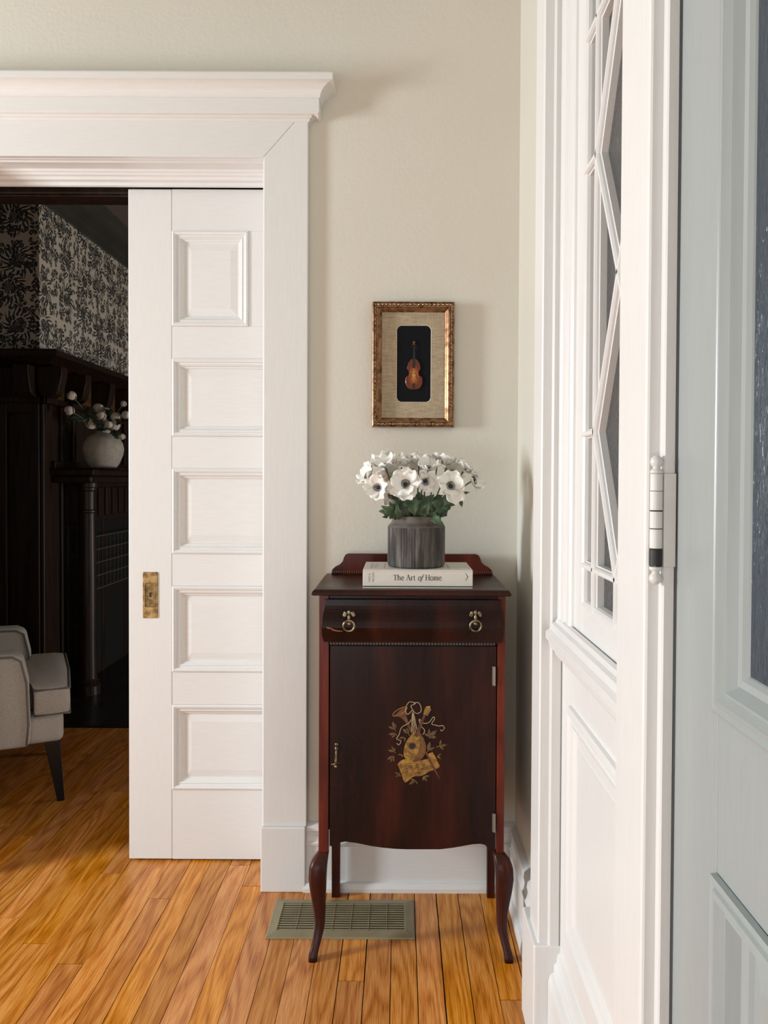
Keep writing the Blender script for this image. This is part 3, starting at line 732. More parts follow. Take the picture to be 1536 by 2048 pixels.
    for i in range(n): ball(bm, (a.x + 0.003 + (b.x - a.x - 0.006) * i / (n - 1), CF - 0.003, a.z), 0.0034, 1, (0.75, 0.9, 1))
    obj('bead_strip', bm, 'bead', t, kind='stuff')
    # door with a scalloped lower edge
    yd = CF + 0.002
    low = [(658, 1691), (674, 1698), (676, 1690), (682, 1685), (690, 1683.5), (714, 1686.5), (740, 1692), (763, 1695.5), (790, 1698), (815, 1699), (845, 1699), (880, 1699), (905, 1696), (925, 1692.5), (945, 1689), (960, 1688), (970, 1690), (976, 1697), (980, 1702), (992, 1702)]
    pts = [(at(660, 1291, yd).x, at(660, 1291, yd).z)] + [(at(a, b, yd).x, at(a, b, yd).z) for a, b in low[0:1]]
    pts = [(sl + 0.0015, at(820, 1292, yd).z)] + [(max(sl + 0.0015, min(sr - 0.0015, at(a, b, yd).x)), at(a, b, yd).z) for a, b in low] + [(sr - 0.0015, at(820, 1292, yd).z)]
    bm = new(); prism(bm, pts, lambda u, v, w: (u, w, v), yd, yd + 0.018); dd = obj('door', bm, 'mahog', t, 0.001)
    for a, b in ((1333, 1371), (1627, 1664)):
        p, q = at(989, b, CF), at(989, a, CF)
        bm = new(); tube(bm, [(p.x, CF - 0.001, p.z), (p.x, CF - 0.001, q.z)], 0.0032, 10); box(bm, p.x - 0.006, p.x, CF + 0.0005, CF + 0.002, p.z, q.z)
        obj('hinge', bm, 'steel', dd, smooth=False)
    # escutcheon and key with a drop
    c = at(673, 1496, yd)
    bm = new(); box(bm, c.x - 0.003, c.x + 0.003, yd - 0.001, yd, c.z - 0.008, c.z + 0.006); ball(bm, (c.x, yd - 0.002, c.z + 0.010), 0.005, 2, (1, 0.6, 1)); ball(bm, (c.x, yd - 0.003, c.z), 0.0052, 2, (1, 1.2, 1.2))
    tube(bm, [(c.x + 0.0005, yd - 0.009, c.z), (c.x, yd - 0.010, c.z - 0.012), (c.x - 0.001, yd - 0.008, c.z - 0.030), (c.x - 0.001, yd - 0.007, c.z - 0.044)], [0.0022, 0.003, 0.0036, 0.0022], 8)
    ball(bm, (c.x - 0.001, yd - 0.006, c.z - 0.046), 0.0046, 2); ball(bm, (c.x - 0.012, yd - 0.001, c.z - 0.043), 0.0022, 1); tube(bm, [(c.x - 0.010, yd - 0.002, c.z - 0.043), (c.x + 0.009, yd - 0.002, c.z - 0.037)], 0.0015, 6)
    obj('drop_handle', bm, 'oldbrass', dd, smooth=True)
    # ring worn into the varnish by the drop handle
    bm = new(); q = at(673, 1532, yd); ra = abs(at(711, 1532, yd).x - q.x)
    ribbon(bm, arc(q.x, q.z, ra, ra, 60, -112, 30), 0.0009, backf(yd), 0.0003); obj('worn_ring', bm, 'mahog_red', dd)
    inlay(dd, yd)
    # front legs, cabriole
    prof = [(350, 400, 258), (335, 399, 275), (312, 396, 305), (300, 393, 340), (297, 390, 400), (304, 388, 470), (313, 385, 530), (324, 384, 600), (329, 382, 660), (328, 378, 700), (322, 367, 745), (312, 356, 790), (303, 350, 822), (303, 349, 848)]
    secs = []
    for o, i, z in prof:
        a = at(500 + o / 2.56, 1600 + z / 2.56, 2.0); b = at(500 + i / 2.56, 1600 + z / 2.56, 2.0); secs.append((a.x, b.x, a.z))
    zbot, ztp = secs[-1][2], secs[0][2]
    for side in (0, 1):
        rings = []
        for a, b, z in secs:
            zz = (z - zbot) / (ztp - zbot) * (ledge + 0.001)
            w = b - a; out = xl - a; sg = 1 - (z - zbot) / (ztp - zbot); yf = CF - 0.001 - out * 0.9 - 0.024 * max(0, (sg - 0.45) / 0.55) ** 1.5; cxx, cyy = (a + b) / 2, yf + w / 2
            ring = []
            for k in range(16):
                an = 2 * PI * k / 16; ca, sa = math.cos(an), math.sin(an)
                e = 0.55; xx = cxx + w / 2 * math.copysign(abs(ca) ** e, ca); yy = cyy + w / 2 * math.copysign(abs(sa) ** e, sa)
                ring.append((2 * xc - xx if side else xx, yy, zz))
            rings.append(ring)
        bm = new(); loft(bm, rings, True, True); obj('leg', bm, 'mahog_leg', t, smooth=True, label='curved front leg')
    for a, b in ((664, 680), (974, 989)):
        p, q = at(a, 1740, 2.29), at(b, 1740, 2.29)
        bm = new(); loft(bm, [[(p.x, 2.282, 0), (q.x, 2.282, 0), (q.x, 2.306, 0), (p.x, 2.306, 0)], [(p.x - 0.001, 2.280, ledge + 0.06), (q.x + 0.001, 2.280, ledge + 0.06), (q.x + 0.001, 2.306, ledge + 0.06), (p.x - 0.001, 2.306, ledge + 0.06)]], True, True)
        obj('leg', bm, 'mahog_leg', t, 0.001, label='straight back leg')
    return ztop

def inlay(dd, yd):
    f = backf(yd)
    def q(x, y):
        p = at(620 + x / 3.491, 1360 + y / 3.491, yd); return (p.x, p.z)
    def Q(l): return [q(*p) for p in l]
    px = 2.0 / 1540 / 3.491
    def smooth(l, n=6):
        out = []
        for i in range(len(l) - 1):
            p0, p1, p2, p3 = l[max(i - 1, 0)], l[i], l[i + 1], l[min(i + 2, len(l) - 1)]
            for k in range(n):
                t = k / n
                out.append(tuple(0.5 * ((2 * p1[j]) + (-p0[j] + p2[j]) * t + (2 * p0[j] - 5 * p1[j] + 4 * p2[j] - p3[j]) * t * t + (-p0[j] + 3 * p1[j] - 3 * p2[j] + p3[j]) * t ** 3) for j in (0, 1)))
        return out + [l[-1]]
    # sheet music
    bm = new(); patch(bm, Q(smooth([(612, 588), (640, 560), (700, 545), (760, 560), (800, 555), (850, 545), (880, 560), (905, 600), (880, 622), (830, 640), (780, 668), (720, 675), (665, 715), (640, 660), (612, 588)], 4)[:-1]), f, 0.0004)
    s = obj('sheet_music', bm, 'gilt', dd)
    bm = new()
    for k in range(7):
        ribbon(bm, Q([(632 + k * 5, 602 + k * 14), (700 + k * 5, 580 + k * 14), (760 + k * 2, 590 + k * 12)]), 2.6 * px, f, 0.0006)
    for k in range(5): ribbon(bm, Q([(800, 580 + 16 * k), (862 + 5 * k, 558 + 15 * k)]), 2.6 * px, f, 0.0006)
    rr = random.Random(4)
    for k in range(26):
        x, y = rr.uniform(640, 770), rr.uniform(590, 670); patch(bm, Q(arc(x, y + (700 - x) * 0.15, 5, 4, 0, 330, 8)), f, 0.0007)
    obj('staves', bm, 'gilt_dark', s)
    # second sheet standing behind the lute
    bm = new(); patch(bm, Q([(815, 520), (855, 500), (880, 545), (905, 600), (870, 622), (830, 570)]), f, 0.0005); obj('sheet_music', bm, 'gilt', dd)
    # horn
    bm = new(); patch(bm, Q([(585, 250), (640, 200), (678, 190), (668, 225), (680, 275), (715, 345), (712, 372), (695, 350), (660, 285), (630, 258)]), f, 0.0005); h = obj('horn', bm, 'gilt_dark', dd)
    bm = new(); e = [(628 + 57 * math.cos(a) * 0.87 + 26 * math.sin(a) * 0.35, 219 - 57 * math.cos(a) * 0.5 + 26 * math.sin(a) * 0.6) for a in [2 * PI * i / 26 for i in range(27)]]
    ribbon(bm, Q(e), 5 * px, f, 0.0008); obj('horn_rim', bm, 'gilt', h)
    # bundle of pipes
    bm = new()
    for dx in (-8, 4, 18, 32): ribbon(bm, Q([(716, 205), (716 + dx * 0.5, 270), (718 + dx, 370)]), [3 * px, 5 * px, 4 * px], f, 0.0006)
    obj('pipes', bm, 'gilt_pale', dd)
    # lute
    out = smooth([(735, 355), (765, 365), (790, 400), (808, 455), (806, 505), (785, 545), (745, 570), (700, 562), (660, 540), (655, 490), (672, 430), (705, 385), (735, 355)], 5)[:-1]
    bm = new(); patch(bm, Q(out), f, 0.0008); l = obj('lute', bm, 'gilt', dd)
    bm = new(); patch(bm, Q(smooth([(752, 362), (775, 378), (795, 410), (808, 460), (806, 505), (785, 545), (745, 570), (715, 567), (745, 530), (765, 470), (765, 410), (752, 362)], 4)[:-1]), f, 0.0010); obj('lute_ribs', bm, 'gilt_dark', l)
    bm = new()
    for k in range(4): ribbon(bm, Q(smooth([(760 + k * 8, 385 + 6 * k), (775 + 9 * k, 440), (772 + 10 * k, 490), (745 + 12 * k, 545 - 4 * k)], 4)), 2.5 * px, f, 0.0012)
    obj('lute_ribs', bm, 'gilt', l)
    bm = new(); patch(bm, Q(arc(712, 460, 28, 26, 0, 350, 20)), f, 0.0012); obj('sound_hole', bm, 'gilt_dark', l)
    bm = new(); patch(bm, Q(arc(712, 460, 20, 19, 0, 350, 20)), f, 0.0014); obj('sound_hole', bm, 'black', l)
    bm = new(); ribbon(bm, Q([(665, 522), (705, 538)]), 5 * px, f, 0.0012); obj('bridge', bm, 'gilt_dark', l)
    bm = new(); ribbon(bm, Q([(738, 395), (770, 320), (800, 245)]), [30 * px, 22 * px, 15 * px], f, 0.0012); nk = obj('neck', bm, 'gilt_dark', l)
    bm = new(); patch(bm, Q([(790, 240), (800, 200), (812, 182), (838, 180), (842, 198), (830, 222), (815, 246)]), f, 0.0013); obj('head', bm, 'gilt', l)
    bm = new()
    for k in range(4): patch(bm, Q(arc(838 - 7 * k, 208 + 12 * k, 7, 4, 0, 330, 8)), f, 0.0013)
    obj('pegs', bm, 'gilt_pale', l)
    # recorder lying across the sheet
    bm = new(); ribbon(bm, Q([(808, 500), (850, 590), (890, 660), (906, 692)]), [12 * px, 12 * px, 9 * px, 2 * px], f, 0.0010); obj('recorder', bm, 'gilt_dark', dd)
    # ribbons
    for pts in ([(716, 205), (690, 235), (672, 232), (668, 195), (690, 155), (720, 155), (735, 165), (705, 180), (716, 205)], [(716, 205), (740, 232), (772, 222), (775, 190), (760, 160), (735, 158), (720, 175)],
                [(705, 275), (690, 300), (640, 330), (622, 380), (605, 410), (635, 425), (620, 452), (605, 440)], [(765, 270), (790, 300), (830, 295), (860, 258), (870, 270), (850, 305), (880, 315), (900, 320), (925, 318), (938, 335), (920, 355), (910, 345)],
                [(760, 275), (775, 320), (800, 350), (790, 380)]):
        bm = new(); ribbon(bm, Q(smooth(pts, 5)), 4.5 * px, f, 0.0009); obj('ribbon', bm, 'gilt_pale', dd)
    # sprigs
    lv = [((592, 345), [(578, 290), (600, 310), (550, 325)]), ((600, 375), [(548, 378), (570, 402), (575, 370)]), ((690, 375), [(645, 340), (675, 335)]), ((660, 400), [(622, 405), (662, 430)]),
          ((590, 498), [(545, 490), (570, 462), (595, 475)]), ((580, 530), [(540, 555), (563, 572), (586, 568)]), ((830, 395), [(832, 340), (885, 352), (882, 400), (800, 372)]), ((905, 460), [(915, 418), (955, 452), (935, 486), (880, 468)]),
          ((820, 490), [(838, 432), (870, 470)]), ((890, 530), [(915, 515), (912, 550)]), ((625, 660), [(592, 642), (597, 676), (630, 640)]), ((735, 700), [(690, 728), (750, 725), (700, 690)]), ((790, 675), [(835, 668), (818, 705), (788, 702)]), ((765, 625), [(745, 590), (800, 612)]), ((640, 520), [(615, 520), (640, 535)])]
    for c, tips in lv:
        bm = new()
        for tpt in tips:
            a, b = Vector(c), Vector(tpt); d = b - a; n = Vector((-d.y, d.x)) * 0.20
            patch(bm, Q([tuple(a), tuple(a + d * 0.35 + n * 0.9), tuple(a + d * 0.65 + n), tuple(b), tuple(a + d * 0.65 - n), tuple(a + d * 0.35 - n * 0.9)]), f, 0.0007)
        obj('sprig', bm, 'inlay_leaf', dd)
        bm = new()
        for tpt in tips: ribbon(bm, Q([c, tpt]), 2 * px, f, 0.0009)
        patch(bm, Q(arc(c[0] + 4, c[1] + 8, 4, 4, 0, 320, 8)), f, 0.0009); obj('sprig_vein', bm, 'gilt', dd)
ZTOP = cabinet()

# ------------------------------------------------------------------ book
def glyphs():
    G = {}
    def V(x, y0, y1, w=0.085): return ('l', [(x, y0), (x, y1)], w)
    def H(x0, x1, y, w=0.034): return ('l', [(x0, y), (x1, y)], w)
    def A(cx, cy, rx, ry, a0, a1, w=0.07): return ('l', arc(cx, cy, rx, ry, a0, a1, 14), w)
    G['T'] = (0.62, [V(.31, 0, .70), H(.02, .60, .685), V(.035, .56, .69, .03), V(.585, .56, .69, .03), H(.20, .42, .015)])
    G['H'] = (0.74, [V(.14, 0, .7), V(.60, 0, .7), H(.14, .60, .36), H(.03, .25, .015), H(.49, .71, .015), H(.03, .25, .685), H(.49, .71, .685)])
    G['A'] = (0.68, [('l', [(.08, 0), (.33, .71)], .036), ('l', [(.33, .71), (.59, 0)], .085), H(.19, .48, .24), H(.0, .18, .015), H(.48, .69, .015)])
    G['h'] = (0.54, [V(.11, 0, .74), ('l', [(.11, .36), (.2, .45), (.3, .47), (.39, .42), (.42, .32), (.42, 0)], [.03, .04, .05, .07, .08, .08]), H(.02, .2, .015), H(.34, .5, .015), H(.02, .11, .725)])
    G['e'] = (0.46, [A(.23, .235, .19, .235, 5, 320, .06), H(.06, .41, .26)])
    G['r'] = (0.38, [V(.11, 0, .47), ('l', [(.12, .34), (.2, .44), (.3, .46), (.34, .43)], [.03, .05, .06, .08]), H(.02, .22, .015), H(.02, .11, .455)])
    G['t'] = (0.33, [V(.13, .08, .60, .07), ('l', [(.13, .1), (.17, .02), (.24, .01), (.30, .06)], [.07, .06, .05, .02]), H(.02, .28, .455)])
    G['o'] = (0.50, [A(.25, .235, .20, .235, 0, 360, .065)])
    G['m'] = (0.80, [V(.11, 0, .47), ('l', [(.11, .36), (.2, .45), (.28, .47), (.36, .42), (.39, .32), (.39, 0)], [.03, .04, .05, .07, .08, .08]), ('l', [(.39, .36), (.48, .45), (.56, .47), (.64, .42), (.67, .32), (.67, 0)], [.03, .04, .05, .07, .08, .08]), H(.02, .2, .015), H(.31, .47, .015), H(.59, .75, .015), H(.02, .11, .455)])
    G['f'] = (0.34, [('l', [(-.12, -.20), (-.04, -.20), (.04, -.1), (.12, .4), (.18, .62), (.27, .72), (.36, .71)], [.05, .05, .06, .075, .06, .045, .06]), H(.0, .28, .45)])
    G['S'] = (0.52, [('l', [(.42, .58), (.36, .67), (.22, .7), (.1, .6), (.12, .47), (.3, .36), (.43, .26), (.42, .1), (.28, 0), (.14, .02), (.06, .13)], .06)])
    G['E'] = (0.58, [V(.13, 0, .7), H(.03, .5, .685), H(.13, .42, .36), H(.03, .53, .015), V(.5, .57, .69, .03), V(.52, .01, .14, .03)])
    G['M'] = (0.86, [V(.12, 0, .7, .04), V(.73, 0, .7, .085), ('l', [(.12, .7), (.42, .02)], .085), ('l', [(.42, .02), (.73, .7)], .035), H(.03, .22, .015), H(.62, .84, .015)])
    G['C'] = (0.66, [A(.36, .35, .3, .35, 45, 315, .065)])
    G['G'] = (0.70, [A(.36, .35, .3, .35, 45, 330, .065), V(.6, .03, .3, .07), H(.48, .68, .3)])
    return G
GL = glyphs()
def write(bm, text, fn, x, y, size, italic=(), track=0.03, adv=1.0):
    for i, ch in enumerate(text):
        if ch == ' ': x += 0.30 * size * adv; continue
        w, st = GL[ch]; sl = 0.22 if i in italic else 0.0
        for _, pts, wd in st:
            ww = [v * size * 1.2 for v in wd] if isinstance(wd, list) else wd * size * 1.2
            ribbon(bm, [(x + (a + sl * b) * size * adv, y + b * size) for a, b in pts], ww, fn, 0.0003)
        x += (w + track) * size * adv
    return x
def book():
    yf = 2.002
    xl, xr = at(725.5, 1158, yf).x, at(945.5, 1158, yf).x
    z0 = ZTOP; z1 = at(835, 1140, yf).z; zc = 0.0035
    t = thing('book', ((xl + xr) / 2, 2.1, z0), 'thick cream hardback book lying flat under the ridged flower pot', 'book')
    yb = yf + 0.195
    obj('cover', bx(xl, xr, yf, yb, z0, z0 + zc), 'book', t, 0.001, label='lower cover board')
    obj('cover', bx(xl, xr, yf, yb, z1 - zc, z1), 'book', t, 0.001, label='upper cover board')
    obj('spine', bx(xl, xr, yf, yf + zc, z0 + 0.0062, z1 - zc), 'book', t, 0.0012)
    obj('pages', bx(xl + 0.004, xr - 0.004, yf + zc, yb - 0.004, z0 + zc, z1 - zc), 'pages', t)
    bm = new(); box(bm, xl + 0.001, xr - 0.001, yf + 0.0012, yf + zc, z0 + zc, z0 + 0.0062); obj('joint', bm, 'ink', t)
    f = backf(yf)
    a = at(786.5, 1160.5, yf); b = at(884, 1160.5, yf)
    # measure then set
    bm = new(); w = write(bm, 'The Art of Home', f, 0, 0, 1.0, (8, 9)); bm.free()
    sz = 0.0205; k = (b.x - a.x) / (w * sz)
    bm = new(); write(bm, 'The Art of Home', f, a.x, a.z, sz, (8, 9), adv=k); obj('title', bm, 'ink', t)
    for txt, px in (('SHEA', 740.5), ('MCGEE', 748.0)):
        c = at(px, 1164, yf); g = lambda u, v, h: (c.x - v, yf - h, c.z + u)
        bm = new(); w = write(bm, txt, g, 0, 0, 1.0); bm.free()
        bm = new(); L = abs(at(740, 1145, yf).z - at(740, 1165, yf).z); sz = 0.0070
        write(bm, txt, g, 0, 0, sz, adv=(L if txt == 'MCGEE' else L * 0.88) / (w * sz)); obj('author', bm, 'ink', t)
    bm = new(); ribbon(bm, [(p.x, p.z) for p in [at(931, 1146, yf), at(935.5, 1154, yf), at(931, 1162, yf)]], [0.0006, 0.0022, 0.0006], f, 0.0003); obj('chevron', bm, 'ink', t)
    # front cover print: a framed picture outline and soft lettering
    top = lambda u, v, h: (u, v, z1 + h)
    bm = new(); x0, x1, y0, y1 = xl + 0.055, xr - 0.06, yf + 0.03, yb - 0.03
    for p, q in (((x0, y0), (x1, y0)), ((x1, y0), (x1, y1)), ((x1, y1), (x0, y1)), ((x0, y1), (x0, y0))): ribbon(bm, [p, q], 0.0012, top, 0.0003)
    obj('cover_print', bm, 'ink_brown', t)
    bm = new()
    for k in range(5):
        for j in range(2): ribbon(bm, arc(xl + 0.022 + 0.012 * j, yf + 0.05 + 0.022 * k, 0.004, 0.007, 0, 300, 10), 0.0014, top, 0.0003)
    obj('cover_lettering', bm, 'ink_grey', t)
    return z1
ZB = book()

# ------------------------------------------------------------------ pot with anemones
PY = 2.095
def pot():
    c = at(832.5, 1090, PY); cx = c.x
    r = (at(889.5, 1090, PY).x - at(775.5, 1090, PY).x) / 2
    H = at(832, 1031, PY).z - ZB; hs = at(832, 1051, PY).z - ZB; hn = at(832, 1044, PY).z - ZB
    t = thing('flower_pot', (cx, PY, ZB), 'dark grey ridged cylindrical pot with a narrow neck, standing on the book', 'pot')
    rr = random.Random(5); seg = 132; off = [rr.uniform(-1, 1) for _ in range(seg)]
    prof = [(r * 0.90, 0.0), (r * 0.985, 0.004), (r, 0.010), (r * 1.0, hs * 0.35), (r * 1.0, hs * 0.7), (r * 1.0, hs - 0.003)]
    rings = []
    for rad, h in prof:
        amp = 0.0 if h < 0.003 or h > hs - 0.002 else 0.011
        ring = []
        for i in range(seg):
            k = rad * (1 + amp * (0.5 * (1 if i % 2 else -1) + 0.6 * off[i])); a = 2 * PI * i / seg
            ring.append((cx + k * math.cos(a), PY + k * math.sin(a), ZB + h))
        rings.append(ring)
    bm = new(); loft(bm, rings, True, True); obj('body', bm, 'pot', t)
    rn = r * 0.862
    bm = new(); lathe(bm, [(r * 0.995, hs - 0.003), (r * 0.985, hs + 0.001), (r * 0.92, hs + 0.0055), (rn + 0.001, hs + 0.009), (rn, hn + 0.004), (rn, H - 0.004), (rn * 1.01, H - 0.001), (rn * 0.98, H), (rn * 0.93, H - 0.001), (rn * 0.92, hs)], (cx, PY, ZB), 64, cap=False)
    obj('neck', bm, 'pot_neck', t, smooth=True)
    bm = new(); lathe(bm, [(0.001, H - 0.003), (rn * 0.92, H - 0.006)], (cx, PY, ZB), 32, cap=False); obj('filling', bm, 'leaf_dull', t)
    return cx, ZB + H
PX, PZ = pot()

def petal_mesh(name, L, Wd, cup, curl, ruffle, seed):
    rr = random.Random(seed); nu, nv = 7, 9; ph = rr.uniform(0, 6.28)
    bm = new(); g = []
    for i in range(nv):
        t = i / (nv - 1); row = []
        w = Wd * (0.16 + 0.84 * math.sin(PI * min(1, (0.06 + 0.80 * t)) ** 1.15)) if t < 0.93 else Wd * 0.62
        for j in range(nu):
            s = j / (nu - 1) * 2 - 1
            ln = L * (t - 0.10 * s * s * t * t + (0.075 * math.sin(4 * s + ph) if i >= nv - 2 else 0))
            h = cup * L * (t ** 1.5) * (1 - 0.9 * curl * max(0, t - 0.55)) + 0.20 * Wd * s * s * t + ruffle * Wd * math.sin(4.2 * s + ph + 2 * t) * t * t
            row.append(bm.verts.new((ln, s * w / 2, h)))
        g.append(row)
    for i in range(nv - 1):
        for j in range(nu - 1): bm.faces.new([g[i][j], g[i][j + 1], g[i + 1][j + 1], g[i + 1][j]])
    bmesh.ops.recalc_face_normals(bm, faces=bm.faces[:])
    me = bpy.data.meshes.new(name); bm.to_mesh(me); bm.free(); me.materials.append(M['petal'])
    for p in me.polygons: p.use_smooth = True
    return me
PETALS = {}
def anemone(px, py, y, face, rpx, label, cup=0.25, npet=7, seed=0, stem=True):
    rr = random.Random(seed); c = at(px, py, y); rad = 1.03 * rpx * y / F
    n = Vector(face).normalized()
    t = thing('anemone', c, label, 'flower', 'white anemones in the ridged pot')
    q = n.to_track_quat('Z', 'Y').to_matrix().to_4x4()
    for layer, cnt, k in ((0, (npet + 1) // 2 + 1, 1.0), (1, npet // 2, 0.86)):
        for i in range(cnt):
            key = (round(cup, 2), i % 3, layer)
            if key not in PETALS: PETALS[key] = petal_mesh('petal', 1.0, 1.18, cup + 0.16 * layer + 0.05 * (i % 3), 0.7, 0.045 + 0.02 * (i % 3), i * 7 + layer * 3 + int(cup * 50))
            o = bpy.data.objects.new('petal', PETALS[key]); COL.objects.link(o); o.parent = t
            a = 2 * PI * (i + 0.5 * layer) / cnt + rr.uniform(-0.16, 0.16) + seed
            s = rad * k * rr.uniform(0.9, 1.1)
            mt = q @ Matrix.Rotation(a, 4, 'Z') @ Matrix.Rotation(rr.uniform(-0.34, 0.20), 4, 'Y') @ Matrix.Rotation(rr.uniform(-0.25, 0.25), 4, 'X') @ Matrix.Diagonal((s, s * rr.uniform(0.78, 1.08), s, 1))
            o.matrix_basis = mt
            md = o.modifiers.new('solid', 'SOLIDIFY'); md.thickness = 0.010
    cr = 0.0054
    bm = new(); ball(bm, (0, 0, 0.004), cr, 2, (1, 1, 0.8)); o = obj('centre', bm, 'anther', None, smooth=True); o.parent = t; o.matrix_basis = q
    bm = new()
    for i in range(30):
        a = 2 * PI * i / 30; r_ = cr * (1.75 if i % 2 else 2.05); ball(bm, (r_ * math.cos(a), r_ * math.sin(a), 0.0066 + 0.001 * (i % 2)), 0.00105, 1)
        tube(bm, [(cr * 0.8 * math.cos(a), cr * 0.8 * math.sin(a), 0.003), (r_ * math.cos(a), r_ * math.sin(a), 0.0062)], 0.0003, 4)
    o = obj('stamens', bm, 'anther', None, kind='stuff'); o.parent = t; o.matrix_basis = q
    bm = new(); lathe(bm, [(cr * 0.9, 0.0016), (cr * 1.9, 0.0032), (cr * 2.5, 0.0062)], (0, 0, 0), 18, cap=False); o = obj('flower_base', bm, 'lime', None); o.parent = t; o.matrix_basis = q
    # stem into the pot
    root = Vector((PX + (c.x - PX) * 0.20, PY + (y - PY) * 0.2, PZ - 0.02)); b = c - n * 0.004; ctrl = b - n * 0.05 + Vector((0, 0, -0.01))
    pts = []
    for i in range(9):
        s = i / 8; pts.append(b * (1 - s) ** 2 + ctrl * 2 * s * (1 - s) + root * s * s - c)
    bm = new(); tube(bm, pts, 0.0021, 6); o = obj('stem', bm, 'stem', None, smooth=True); o.parent = t
    return t
def leaf_obj(t, base, tip, width, sag, seed, mat='leaf'):
    """lobed leaf from base to tip (world), child of t"""
    rr = random.Random(seed); base = Vector(base); tip = Vector(tip); d = tip - base; L = d.length
    side = d.cross(Vector((0, -1, 0.25)))
    if side.length < 1e-5: side = Vector((1, 0, 0))
    side.normalize(); nrm = side.cross(d).normalized()
    bm = new(); g = []; nv, nu = 11, 5
    for i in range(nv):
        s = i / (nv - 1); w = width * math.sin(PI * (0.04 + 0.96 * s) ** 0.75) * (1 + 0.22 * math.sin(s * 19 + seed)) if s < 1 else 0.0005
        row = []
        for j in range(nu):
            u = j / (nu - 1) * 2 - 1
            p = base + d * s + side * (u * w / 2) + nrm * (sag * L * math.sin(PI * s) + 0.18 * w * abs(u)) - Vector((0, 0, sag * 0.6 * L * s * s))
            row.append(bm.verts.new(p - wloc(t)))
        g.append(row)
    for i in range(nv - 1):
        for j in range(nu - 1): bm.faces.new([g[i][j], g[i][j + 1], g[i + 1][j + 1], g[i + 1][j]])
    o = obj('leaf', bm, mat, None, smooth=True); o.parent = t
    md = o.modifiers.new('solid', 'SOLIDIFY'); md.thickness = 0.0007
